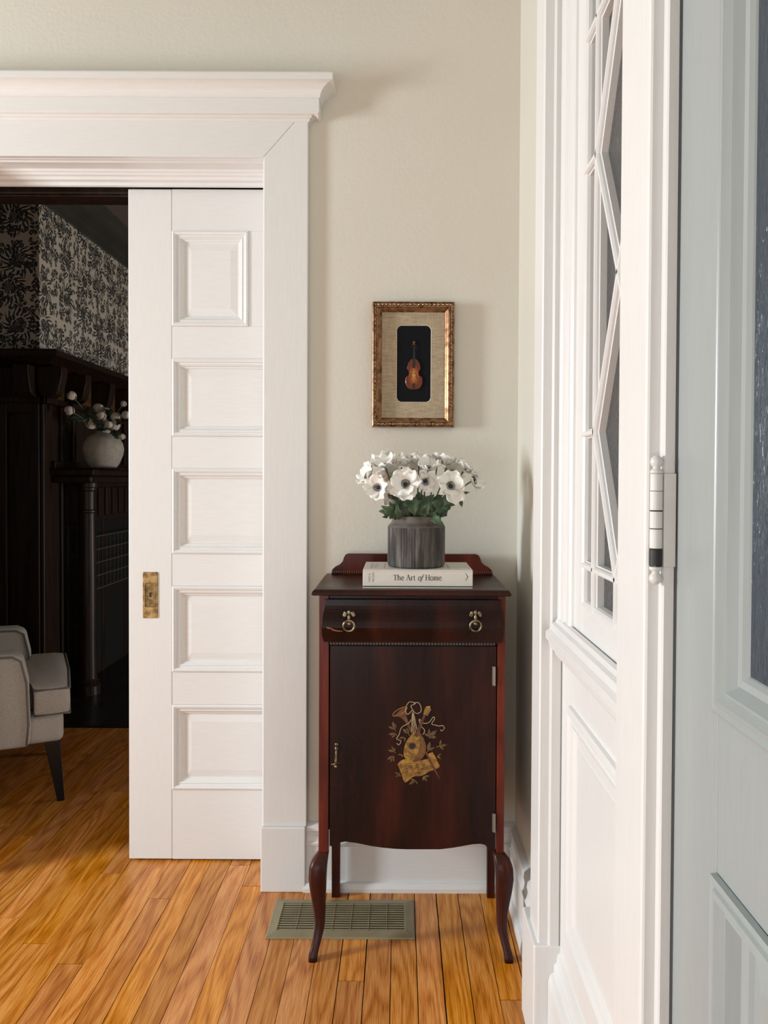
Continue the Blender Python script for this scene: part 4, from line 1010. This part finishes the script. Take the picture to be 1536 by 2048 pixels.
def flowers():
    hid = 'white anemone mostly hidden at the wall side of the bunch'
    awl = 'white anemone opening upward at the top of the bunch in the ridged pot'
    spec = [
        (811, 969, 2.030, (-0.10, -1, 0.28), 31, 'large white anemone facing the room, dark centre ringed by stamens, above the broad lobed leaf', 0.26, 7), (901, 973, 2.035, (0.12, -1, 0.20), 33, 'wide open white anemone with dark centre, above the leaf drooping over the pot rim', 0.22, 7),
        (757, 975, 2.045, (-0.30, -1, 0.10), 27, 'cupped white anemone with dark centre on the side of the bunch nearest the doorway', 0.34, 7), (785, 988, 2.050, (0.05, -0.8, -0.45), 24, 'small white anemone hanging downward, dark centre half hidden under the large open bloom', 0.20, 6),
        (738, 952, 2.085, (-0.75, -0.5, 0.45), 27, 'outermost white anemone of the bunch leaning towards the panelled door', 0.35, 7), (772, 934, 2.075, (-0.25, -0.35, 0.9), 27, awl, 0.55, 7),
        (803, 932, 2.100, (0.0, -0.1, 1), 24, awl, 0.60, 7), (838, 927, 2.110, (0.05, -0.2, 1), 25, awl, 0.62, 7),
        (856, 940, 2.060, (0.10, -0.55, 0.85), 26, awl, 0.55, 7), (874, 930, 2.130, (0.1, 0.1, 1), 25, awl, 0.55, 7),
        (893, 932, 2.110, (0.2, -0.05, 1), 25, awl, 0.55, 7), (928, 941, 2.085, (0.6, -0.35, 0.8), 26, awl, 0.50, 7),
        (945, 962, 2.075, (0.9, -0.45, 0.35), 25, 'outermost white anemone of the bunch leaning towards the glazed entrance', 0.30, 7), (851, 962, 2.045, (0.15, -0.9, -0.2), 23, 'white anemone nodding between the two large open dark-centred blooms', 0.45, 6),
        (765, 925, 2.125, (-0.5, 0.2, 0.9), 24, hid, 0.55, 6), (822, 945, 2.140, (0, 0.5, 0.9), 25, hid, 0.4, 6), (905, 948, 2.150, (0.4, 0.5, 0.8), 25, hid, 0.4, 6), (780, 950, 2.15, (-0.3, 0.6, 0.8), 25, hid, 0.4, 6)]
    fl = [anemone(*s[:5], s[5], s[6], s[7], i * 1.37) for i, s in enumerate(spec)]
    # leaves: (flower, base px, tip px, y base, y tip, width px, sag)
    lv = [(0, (826, 1018), (829, 1031), 2.03, 2.005, 0, 0)]
    lv = [(0, (822, 996), (829, 1029), 2.045, 2.020, 30, 0.15), (3, (800, 985), (806, 1018), 2.06, 2.045, 34, 0.12), (3, (792, 1024), (762, 1006), 2.05, 2.025, 24, 0.2), (4, (790, 1020), (757, 1018), 2.06, 2.05, 22, 0.2),
          (2, (797, 1028), (778, 1000), 2.05, 2.03, 20, 0.1), (0, (798, 1030), (793, 1002), 2.035, 2.02, 12, 0.1), (13, (842, 1020), (868, 985), 2.06, 2.05, 34, 0.1), (13, (846, 1026), (860, 1000), 2.04, 2.02, 16, 0.1),
          (1, (884, 1012), (862, 1002), 2.03, 2.02, 20, 0.15), (1, (875, 1010), (911, 1006), 2.06, 2.03, 26, 0.15), (1, (864, 1026), (890, 1050), 2.035, 2.012, 18, 0.25), (11, (870, 1022), (898, 1015), 2.05, 2.04, 22, 0.2),
          (12, (918, 990), (924, 1014), 2.05, 2.04, 11, 0.05), (12, (916, 990), (940, 983), 2.05, 2.05, 7, 0.1), (8, (838, 1022), (838, 990), 2.07, 2.06, 26, 0.05), (5, (812, 1026), (818, 990), 2.08, 2.07, 28, 0.1),
          (9, (856, 1026), (880, 985), 2.10, 2.10, 34, 0.1), (6, (806, 1026), (780, 990), 2.10, 2.10, 34, 0.1), (7, (830, 1026), (850, 985), 2.10, 2.10, 34, 0.1), (10, (868, 1026), (905, 1000), 2.10, 2.10, 28, 0.1),
          (2, (775, 1026), (763, 1033), 2.06, 2.05, 5, 0.1), (14, (800, 1026), (800, 985), 2.14, 2.14, 40, 0.1), (15, (840, 1026), (838, 980), 2.14, 2.14, 44, 0.1), (16, (870, 1026), (880, 985), 2.14, 2.14, 40, 0.1),
          (0, (812, 1030), (806, 1004), 2.05, 2.04, 24, 0.05), (13, (836, 1030), (846, 1004), 2.05, 2.045, 24, 0.05), (1, (856, 1030), (872, 1006), 2.05, 2.045, 24, 0.05), (3, (794, 1030), (786, 1006), 2.06, 2.05, 22, 0.05)]
    for i, (k, a, b, ya, yb, w, sg) in enumerate(lv):
        if a[1] >= 1018: a = (a[0], a[1] + 9)
        leaf_obj(fl[k], at(*a, ya), at(*b, yb), w * 2.05 / F, sg, i)
flowers()

# ------------------------------------------------------------------ framed miniature bass
def picture():
    y0 = YW - 0.003; yf = 2.310
    a, b = at(743.5, 853.5, yf), at(910, 602.5, yf)
    u0_, u1_, v0_, v1_ = a.x, b.x, a.z, b.z
    t = thing('picture_frame', ((u0_ + u1_) / 2, YW, v0_), 'ornate gold picture frame with linen mount around a miniature stringed instrument, on cream wall', 'picture')
    f = backf(y0)
    bm = new(); sweep_rect(bm, f, u0_, u1_, v0_, v1_, [(0, 0), (0, 0.020), (0.0015, 0.027), (0.004, 0.029), (0.0055, 0.025), (0.013, 0.024), (0.0145, 0.028), (0.017, 0.027), (0.0185, 0.021), (0.0235, 0.017), (0.0245, 0.014), (0.028, 0.011), (0.0295, 0.007), (0.0295, 0.001)], False)
    fr = obj('frame', bm, 'goldframe', t)
    # cast ornament running round the frame
    bm = new(); rr = random.Random(2)
    def orn(u, v, hor):
        sc = (1.6, 0.8, 0.8) if hor else (0.8, 0.8, 1.6)
        ball(bm, f(u, v, 0.0262), 0.0034, 1, sc)
        for s in (-1, 1):
            du, dv = (0.0062, 0.0022 * s) if hor else (0.0022 * s, 0.0062)
            ball(bm, f(u + du, v + dv, 0.0258), 0.0024, 1, (1, 0.8, 1))
    i = 0.0093; k = 0.0115
    n = int((u1_ - u0_ - 2 * i) / k); m_ = int((v1_ - v0_ - 2 * i) / k)
    for j in range(n + 1):
        for v in (v0_ + i, v1_ - i): orn(u0_ + i + (u1_ - u0_ - 2 * i) * j / n, v, True)
    for j in range(1, m_):
        for u in (u0_ + i, u1_ - i): orn(u, v0_ + i + (v1_ - v0_ - 2 * i) * j / m_, False)
    obj('ornament', bm, 'goldorn', fr, kind='stuff')
    # linen mount with a notched opening
    ym = y0 - 0.008; fm = backf(ym)
    p, q = at(793.5, 803.5, ym), at(862, 651.5, ym)
    cx, cz, hw, hh = (p.x + q.x) / 2, (p.z + q.z) / 2, (q.x - p.x) / 2, (q.z - p.z) / 2
    def notch(hw, hh, r):
        out = []
        for sx, sz, a0, a1 in ((1, 1, 0, 90), (-1, 1, 90, 180), (-1, -1, 180, 270), (1, -1, 270, 360)):
            out.append((cx + sx * hw, cz + sz * (hh - r)) if sx * sz > 0 else (cx + sx * (hw - r), cz + sz * hh))
            for ang in range(0, 91, 18):
                an = math.radians(a0 + ang); out.append((cx + sx * (hw - r) + 0.82 * r * math.cos(an), cz + sz * (hh - r) + 0.82 * r * math.sin(an)))
            out.append((cx + sx * (hw - r), cz + sz * hh) if sx * sz > 0 else (cx + sx * hw, cz + sz * (hh - r)))
        return out
    outer = [(u0_ + 0.028, v0_ + 0.028), (u1_ - 0.028, v1_ - 0.028)]
    inner = notch(hw + 0.001, hh + 0.001, 0.010)
    # mount as a ring: each notched corner fans to the matching outer corner
    bm = new(); n = len(inner); per = n // 4
    B_ = [bm.verts.new(fm(*x, 0)) for x in inner]
    C_ = [bm.verts.new(fm(*p_, 0)) for p_ in ((outer[1][0], outer[1][1]), (outer[0][0], outer[1][1]), (outer[0][0], outer[0][1]), (outer[1][0], outer[0][1]))]
    for i in range(n):
        j = (i + 1) % n; ci, cj = C_[i // per], C_[j // per]
        bm.faces.new([B_[i], B_[j], ci] if ci is cj else [B_[i], B_[j], cj, ci])
    I2 = notch(hw, hh, 0.010)
    obj('linen_mount', bm, 'linen', t)
    bm = new(); loft(bm, [[fm(*x, 0.0) for x in inner], [fm(*x, -0.0012) for x in I2]], True, False); obj('mount_bevel', bm, 'ivory', t)
    bm = new(); patch(bm, [(cx - hw - 0.003, cz - hh - 0.003), (cx + hw + 0.003, cz - hh - 0.003), (cx + hw + 0.003, cz + hh + 0.003), (cx - hw - 0.003, cz + hh + 0.003)], fm, -0.0014); obj('backing_card', bm, 'velvet', t)
    # little bass in relief
    yb = ym + 0.0014
    def Q(x, y): w = at(720 + x / 6.827, 580 + y / 6.827, yb); return (w.x, w.z)
    half = [(0, 938), (28, 945), (55, 968), (78, 1005), (90, 1050), (92, 1075), (86, 1092), (74, 1098), (68, 1112), (66, 1140), (72, 1165), (84, 1178), (100, 1180), (112, 1195), (117, 1235), (114, 1275), (100, 1315), (75, 1345), (40, 1358), (0, 1361)]
    pts = [Q(735 + x, y) for x, y in half] + [Q(735 - x, y) for x, y in half[::-1][1:-1]]
    o3 = Vector((Q(735, 1170)[0], yb, Q(735, 1170)[1]))
    bm = new(); fb = backf(yb)
    loft(bm, [[fb(u, v, 0) for u, v in pts], [fb(u, v, 0.003) for u, v in pts], [fb(o3.x + (u - o3.x) * 0.93, o3.z + (v - o3.z) * 0.96, 0.0042) for u, v in pts]], True, True)
    bd = obj('bass_body', bm, 'varnish', t, origin=o3)
    bd.location = o3 - wloc(t)
    px = yb / F / 6.827
    def strip(name, l, w, mat, h, par=bd):
        bm = new(); ribbon(bm, [Q(*p) for p in l], w, fb, h); o = obj(name, bm, mat, None); o.parent = t; o.location = -wloc(t); return o
    strip('neck', [(738, 770), (737, 900), (733, 1070)], [20 * px, 26 * px, 36 * px], 'black', 0.0052)
    bm = new(); c = Q(738, 718); ball(bm, fb(c[0], c[1], 0.003), 18 * px, 2, (1, 0.6, 1.2)); c = Q(738, 745); ball(bm, fb(c[0], c[1], 0.003), 14 * px, 1, (1.4, 0.5, 1)); obj('scroll', bm, 'gilt_dark', t, smooth=True)
    bm = new()
    for k in range(4):
        p = Q(738 + (26 if k % 2 else -26), 742 + 16 * k); ball(bm, fb(p[0], p[1], 0.003), 5 * px, 1, (1.6, 1, 1))
    obj('pegs', bm, 'gilt_dark', t)
    strip('f_hole', [(712, 1135), (700, 1145), (698, 1175), (690, 1205), (668, 1212)], [3 * px, 7 * px, 8 * px, 7 * px, 4 * px], 'black', 0.0046)
    strip('f_hole', [(745, 1135), (758, 1142), (765, 1175), (775, 1205), (797, 1212)], [3 * px, 7 * px, 8 * px, 7 * px, 4 * px], 'black', 0.0046)
    strip('bridge', [(706, 1165), (762, 1165)], 8 * px, 'gilt_pale', 0.0050)
    strip('tailpiece', [(733, 1275), (733, 1350)], [34 * px, 24 * px], 'black', 0.0050)
    strip('strings', [(735, 1070), (734, 1275)], 3 * px, 'gilt_pale', 0.0056)
picture()

# ------------------------------------------------------------------ floor vent
def vent():
    p00, p10 = at(530, 1878, 2.1), at(830.5, 1878.5, 2.1)
    def onfloor(px, py, z=0.0):
        d = fwd + rt * ((px - CX) / F) + up * ((CY - py) / F); k = (z - CAMZ) / d.z; return Vector((d.x * k, d.y * k, z))
    a, b, c = onfloor(530, 1878), onfloor(830, 1879), onfloor(829, 1802)
    x0, x1, y0, y1 = a.x, b.x, a.y, c.y
    t = thing('floor_register', ((x0 + x1) / 2, (y0 + y1) / 2, 0), 'olive metal floor vent with louvres in the oak floor under the cabinet', 'vent')
    f = lambda u, v, h: (u, v, h)
    bm = new(); sweep_rect(bm, f, x0, x1, y0, y1, [(0, 0.0005), (0.001, 0.003), (0.004, 0.005), (0.008, 0.0055), (0.026, 0.009), (0.028, 0.0085), (0.0285, 0.0015)], False); obj('frame', bm, 'vent', t)
    ix0, ix1, iy0, iy1 = x0 + 0.0285, x1 - 0.0285, y0 + 0.0285, y1 - 0.0285
    obj('duct_opening', bx(ix0 - 0.004, ix1 + 0.004, iy0 - 0.004, iy1 + 0.004, 0.0006, 0.0012), 'duct', t)
    n = 12
    for i in range(n):
        y = iy0 + (iy1 - iy0) * (i + 0.5) / n
        bm = new(); prism(bm, [(y - 0.0028, 0.0066), (y + 0.0016, 0.0080), (y + 0.0018, 0.0072), (y - 0.0026, 0.0058)], lambda u, v, w: (w, u, v), ix0, ix1); obj('louvre', bm, 'vent', t)
    for i in range(1, 7):
        x = ix0 + (ix1 - ix0) * i / 7; obj('divider', bx(x - 0.0010, x + 0.0010, iy0, iy1, 0.0012, 0.0084), 'vent', t)
vent()

# ------------------------------------------------------------------ parlour: fireplace wall
def fireplace():
    XW, YF = -1.95, 4.17
    t = thing('fireplace_surround', (XW, 4.8, 0), 'tall dark oak fireplace surround with column and bracketed shelf below floral wallpaper', 'fireplace')
    D = 'darkoak'
    e = 0.012
    # wainscot backing, front face and side face
    obj('back_panel', bx(-3.4, XW, YF - 0.02, YF - 0.001, 0, 1.89), D, t)
    obj('back_panel', bx(XW + 0.001, XW + 0.02, YF - 0.02, 6.0, 0, 1.89), D, t)
    # high shelf running round the corner, with a moulded edge
    bm = new(); rings = []
    for o, z in [(0.03, 1.845), (0.06, 1.85), (0.10, 1.868), (0.145, 1.885), (0.165, 1.89), (0.165, 1.915), (0.155, 1.925)]:
        rings.append([(-3.4, YF - o, z), (XW + o, YF - o, z), (XW + o, 6.0, z), (XW + 0.001, 6.0, z), (XW + 0.001, YF - 0.001, z), (-3.4, YF - 0.001, z)])
    loft(bm, rings, True, True); obj('high_shelf', bm, D, t)
    obj('frieze_board', bx(XW + 0.02, XW + 0.026, YF - 0.02, 6.0, 1.69, 1.85), 'litoak', t)  # lighter oak paints in the warm light between the brackets
    # tongue-shaped brackets
    for k, y in enumerate((4.10, 4.42, 4.80, 5.20)):
        pts = [(0.02, 1.846), (0.02, 1.72)] + [(0.08 + 0.055 * math.cos(math.radians(a)), 1.735 - 0.055 * math.sin(math.radians(180 - a)) - 0.0) for a in range(180, -1, -20)][1:-1] + [(0.135, 1.735), (0.15, 1.80), (0.15, 1.846)]
        bm = new(); prism(bm, pts, lambda u, v, w: (XW + u, w, v), y, y + 0.075); obj('bracket', bm, D, t, 0.004)
    for k, x in enumerate((-2.02, -2.30, -2.58)):
        pts = [(0.02, 1.846), (0.02, 1.70), (0.07, 1.68), (0.12, 1.70), (0.15, 1.80), (0.15, 1.846)]
        bm = new(); prism(bm, pts, lambda u, v, w: (w, YF - u, v), x, x + 0.08); obj('bracket', bm, D, t, 0.004)
    # ledge under the brackets, stiles and rails
    obj('ledge', bx(XW + 0.02, XW + 0.05, YF - 0.05, 6.0, 1.655, 1.69), D, t, 0.005)
    obj('ledge', bx(-3.4, XW + 0.05, YF - 0.05, YF - 0.02, 1.655, 1.69), D, t, 0.005)
    for y in (YF - 0.035, 4.36, 4.52, 4.95, 5.35): obj('stile', bx(XW + 0.02, XW + 0.038, y, y + 0.045, 0.0, 1.655), D, t, 0.006)
    for x in (-1.985, -2.16, -2.50, -2.72): obj('stile', bx(x, x + 0.05, YF - 0.04, YF - 0.02, 0.0, 1.655), D, t, 0.006)
    for z in (1.60, 0.05): obj('rail', bx(-3.4, XW, YF - 0.038, YF - 0.02, z, z + 0.06), D, t, 0.005)
    # mantel shelf, frieze and columns
    obj('mantel_shelf', bx(XW + 0.02, -1.69, 4.245, 5.9, 1.268, 1.300), D, t, 0.006)
    obj('shelf_moulding', bx(XW + 0.02, -1.71, 4.265, 5.9, 1.225, 1.268), D, t, 0.012)
    obj('backsplash', bx(XW + 0.02, XW + 0.045, 4.26, 5.9, 1.300, 1.345), D, t, 0.004)
    obj('frieze', bx(XW + 0.02, -1.80, 4.40, 5.9, 1.00, 1.225), D, t, 0.004)
    for k in range(9): obj('frieze_panel', bx(-1.80, -1.788, 4.58 + 0.11 * k, 4.65 + 0.11 * k, 1.03, 1.20), D, t, 0.004)
    cy, cx = 4.42, at(175, 1180, 4.42).x
    for y in (cy, cy + 1.30):
        bm = new(); lathe(bm, [(0.070, 0.0), (0.070, 0.05), (0.060, 0.06), (0.064, 0.075), (0.052, 0.09), (0.050, 0.30), (0.050, 0.70), (0.046, 1.04), (0.052, 1.046), (0.052, 1.056), (0.045, 1.062), (0.045, 1.165), (0.055, 1.172), (0.055, 1.185), (0.060, 1.19), (0.060, 1.225)], (cx, y, 0.012), 28)
        obj('column', bm, D, t, smooth=False, bevel=0.0)
    obj('firebox_jamb', bx(XW + 0.02, -1.83, 4.48, 4.62, 0.012, 1.0), 'tile', t)
    obj('firebox', bx(XW + 0.02, XW + 0.03, 4.62, 5.6, 0.012, 1.0), 'soot', t)
    # wire grille of the fire screen
    g = thing('grille', (-1.84, 4.62, 0.5)); g.parent = t; g.location = Vector((-1.84, 4.62, 0.5)) - wloc(t); pg = Vector((-1.84, 4.62, 0.5))
    ys = [4.63 + 0.065 * i for i in range(13)]
    z0, z1 = 0.58, 0.90
    for y in ys:
        o = obj('grille_bar', bx(-1.8415, -1.8385, y - 0.0022, y + 0.0022, z0, z1), 'steel', None); o.parent = g; o.location = -pg
    for k in range(5):
        z = z0 + (z1 - z0) * k / 4; o = obj('grille_bar', bx(-1.8415, -1.837, ys[0], ys[-1], z - 0.003, z + 0.003), 'steel', None); o.parent = g; o.location = -pg
    # hearth of long narrow tiles
    h = thing('hearth', (-1.0, 4.8, 0), kind='structure')
    obj('hearth_bed', bx(-1.93, -0.35, 3.848, 6.0, -0.012, 0.004), 'soot', h)
    me = None
    for i in range(11):
        for j in range(6):
            bm = bx(-0.070, 0.070, -0.168, 0.168, 0.004, 0.0115) if me is None else None
            if me is None:
                o = obj('tile', bm, 'tile', None, 0.002); me = o.data
            else:
                o = bpy.data.objects.new('tile', me); COL.objects.link(o)
            o.parent = h; o.location = Vector((-1.855 + 0.1425 * i, 4.02 + 0.34 * j, 0)) - wloc(h)
fireplace()

def round_vase():
    y = 4.45
    c = at(206.5, 905, y); zb = 1.300
    s = y / F
    t = obj('vase', lathe(new(), [(0.030, 0.0), (0.068, 0.0), (0.074, 0.004), (0.092, 0.035), (0.108, 0.075), (0.114, 0.110), (0.108, 0.145), (0.090, 0.175), (0.065, 0.194), (0.040, 0.202), (0.036, 0.208), (0.040, 0.216), (0.046, 0.220), (0.042, 0.221), (0.032, 0.212), (0.030, 0.15)], (0, 0, 0), 40), 'clay', smooth=True,
            label='round grey stone vase holding white peonies on the dark mantel shelf', cat='vase')
    t.location = (c.x, y, zb)
    tray = obj('tray', bx(-0.13, 0.12, -0.10, 0.12, 0, 0.010), 'darkoak', bevel=0.003, label='thin dark wooden tray under the round stone vase on the mantel', cat='tray')
    tray.location = (c.x + 0.015, y - 0.005, zb); t.location.z += 0.010
    spec = [(143, 792, 8.5), (139, 822, 8.5), (197, 818, 9.5), (212, 826, 9.5), (206, 842, 10.5), (181, 848, 11), (232, 834, 8.5), (231, 851, 9.5), (218, 850, 7), (247, 808, 5.5), (252, 830, 7), (244, 874, 6), (203, 832, 8)]
    for i, (px, py, r) in enumerate(spec):
        rr = random.Random(i + 20); yy = (4.22 if i < 2 else y + rr.uniform(-0.12, 0.0)); q = at(px, py, yy); rad = 1.18 * r * yy / F
        lab = 'white peony bloom reaching out sideways from the round stone vase' if i < 2 else 'white peony bloom in the bunch above the round stone vase'
        f = thing('peony', q, lab, 'flower', 'peonies reaching sideways' if i < 2 else 'peonies bunched in the stone vase')
        # overlapping cupped petals round a ball
        bm = new(); ball(bm, (0, 0, 0), rad * 0.8, 2); o = obj('bloom_heart', bm, 'peony', None, smooth=True); o.parent = f
        for k in range(9):
            th = rr.uniform(0, 6.28); ph = rr.uniform(-0.5, 1.3); bm = new(); g = []
            d = Vector((math.cos(th) * math.cos(ph), math.sin(th) * math.cos(ph), math.sin(ph))); a = d.cross(Vector((0.1, 0.2, 1))).normalized(); b = d.cross(a)
            for ii in range(5):
                row = []
                for jj in range(5):
                    u, v = (ii / 4 - 0.5) * 1.5, (jj / 4 - 0.5) * 1.5; p = d + a * u + b * v; p = p.normalized() * rad * (0.9 + 0.14 * ii / 4 + rr.uniform(-0.03, 0.03)); row.append(bm.verts.new(p))
                g.append(row)
            for ii in range(4):
                for jj in range(4): bm.faces.new([g[ii][jj], g[ii][jj + 1], g[ii + 1][jj + 1], g[ii + 1][jj]])
            o = obj('petal', bm, 'peony', None, smooth=True); o.parent = f
        root = Vector((c.x + (q.x - c.x) * 0.1, y, zb + 0.20)); pts = []
        mid = (root + q) / 2 + Vector((0, 0, 0.03))
        for k in range(8):
            s_ = k / 7; pts.append(q * (1 - s_) ** 2 + mid * 2 * s_ * (1 - s_) + root * s_ * s_ - q)
        bm = new(); tube(bm, pts, 0.003, 6); o = obj('stem', bm, 'stem', None); o.parent = f
        for k in range(2):
            b0 = q + pts[3 + k]; leaf_obj(f, b0, b0 + Vector((rr.uniform(-0.09, 0.09), rr.uniform(-0.06, 0.02), rr.uniform(-0.03, 0.05))), 0.04, 0.15, i * 3 + k, 'leaf_dull')
round_vase()

# ------------------------------------------------------------------ armchair
def armchair():
    t = thing('armchair', (0, 0, 0), 'oatmeal linen armchair with piped arms and black tapered legs in the dim parlour', 'armchair')
    def ob(name, bm, mat, bevel=0.0, seg=3, smooth=False, sub=0, par=None):
        o = obj(name, bm, mat, None, bevel, seg, smooth, sub); o.parent = par or t; return o
    # local: +x forward, near side y < 0
    def arm(y0, y1):
        pts = [(-0.33, 0.235), (0.205, 0.235), (0.212, 0.30), (0.205, 0.48), (0.185, 0.575), (0.150, 0.592), (-0.10, 0.598), (-0.33, 0.605)]
        bm = new(); prism(bm, pts, lambda u, v, w: (u, w, v), y0, y1); o = ob('arm', bm, 'fabric', 0.018, 3, True)
        for yy in (y0 + 0.012, y1 - 0.012):
            sgn = -1 if yy < (y0 + y1) / 2 else 1
            pl = [(0.196, yy + sgn * 0.012, 0.245), (0.203, yy + sgn * 0.012, 0.32), (0.197, yy + sgn * 0.012, 0.48), (0.178, yy + sgn * 0.012, 0.565), (0.148, yy + sgn * 0.012, 0.582), (-0.10, yy + sgn * 0.012, 0.589), (-0.32, yy + sgn * 0.012, 0.596)]
            bm = new(); tube(bm, pl, 0.0042, 8); ob('piping', bm, 'piping', smooth=True, par=o)
    arm(-0.33, -0.225); arm(0.225, 0.33)
    ob('seat_base', bx(-0.30, 0.325, -0.30, 0.30, 0.232, 0.345), 'fabric', 0.025, 3, True)
    # T-shaped seat cushion with piping
    zc0, zc1 = 0.343, 0.455
    pts = [(-0.30, -0.222), (0.215, -0.222), (0.222, -0.318), (0.345, -0.318), (0.352, 0), (0.345, 0.318), (0.222, 0.318), (0.215, 0.222), (-0.30, 0.222)]
    bm = new()
    c = Vector((0.1, 0.0))
    rings = [[(u, v, zc0 + 0.0) for u, v in pts], [(c.x + (u - c.x) * 1.015, v * 1.01, (zc0 + zc1) / 2) for u, v in pts], [(u, v, zc1 - 0.008) for u, v in pts], [(c.x + (u - c.x) * 0.8, v * 0.8, zc1 + 0.012) for u, v in pts]]
    loft(bm, rings, True, True); cu = ob('seat_cushion', bm, 'fabric', 0.016, 3, True)
    for z in (zc0 + 0.006, zc1 - 0.010):
        bm = new(); tube(bm, [(u * 1.004, v * 1.004, z) for u, v in pts], 0.0042, 8, closed=True); ob('piping', bm, 'piping', smooth=True, par=cu)
    # back
    bm = new(); prism(bm, [(-0.20, 0.30), (-0.24, 0.80), (-0.28, 0.84), (-0.345, 0.82), (-0.335, 0.24), (-0.22, 0.24)], lambda u, v, w: (u, w, v), -0.30, 0.30); ob('backrest', bm, 'fabric', 0.03, 3, True)
    for sx, sy in ((1, -1), (1, 1), (-1, -1), (-1, 1)):
        x, y = (0.285 if sx > 0 else -0.27), sy * 0.27
        dx, dy = (0.030 if sx > 0 else -0.03), sy * 0.01
        bm = new(); loft(bm, [[(x + dx + a * 0.013, y + dy + b * 0.013, 0.0) for a, b in ((-1, -1), (1, -1), (1, 1), (-1, 1))], [(x + a * 0.028, y + b * 0.026, 0.235) for a, b in ((-1, -1), (1, -1), (1, 1), (-1, 1))]], True, True)
        ob('leg', bm, 'ebony', 0.003)
    ang = math.radians(25)
    t.rotation_euler = (0, 0, ang)
    # stand the near front leg where the photo shows its foot
    foot = Vector((0.315, -0.28)); q = at(122, 1606, 2.975)
    fx = foot.x * math.cos(ang) - foot.y * math.sin(ang); fy = foot.x * math.sin(ang) + foot.y * math.cos(ang)
    t.location = (q.x - fx, 2.975 - fy, 0)
armchair()
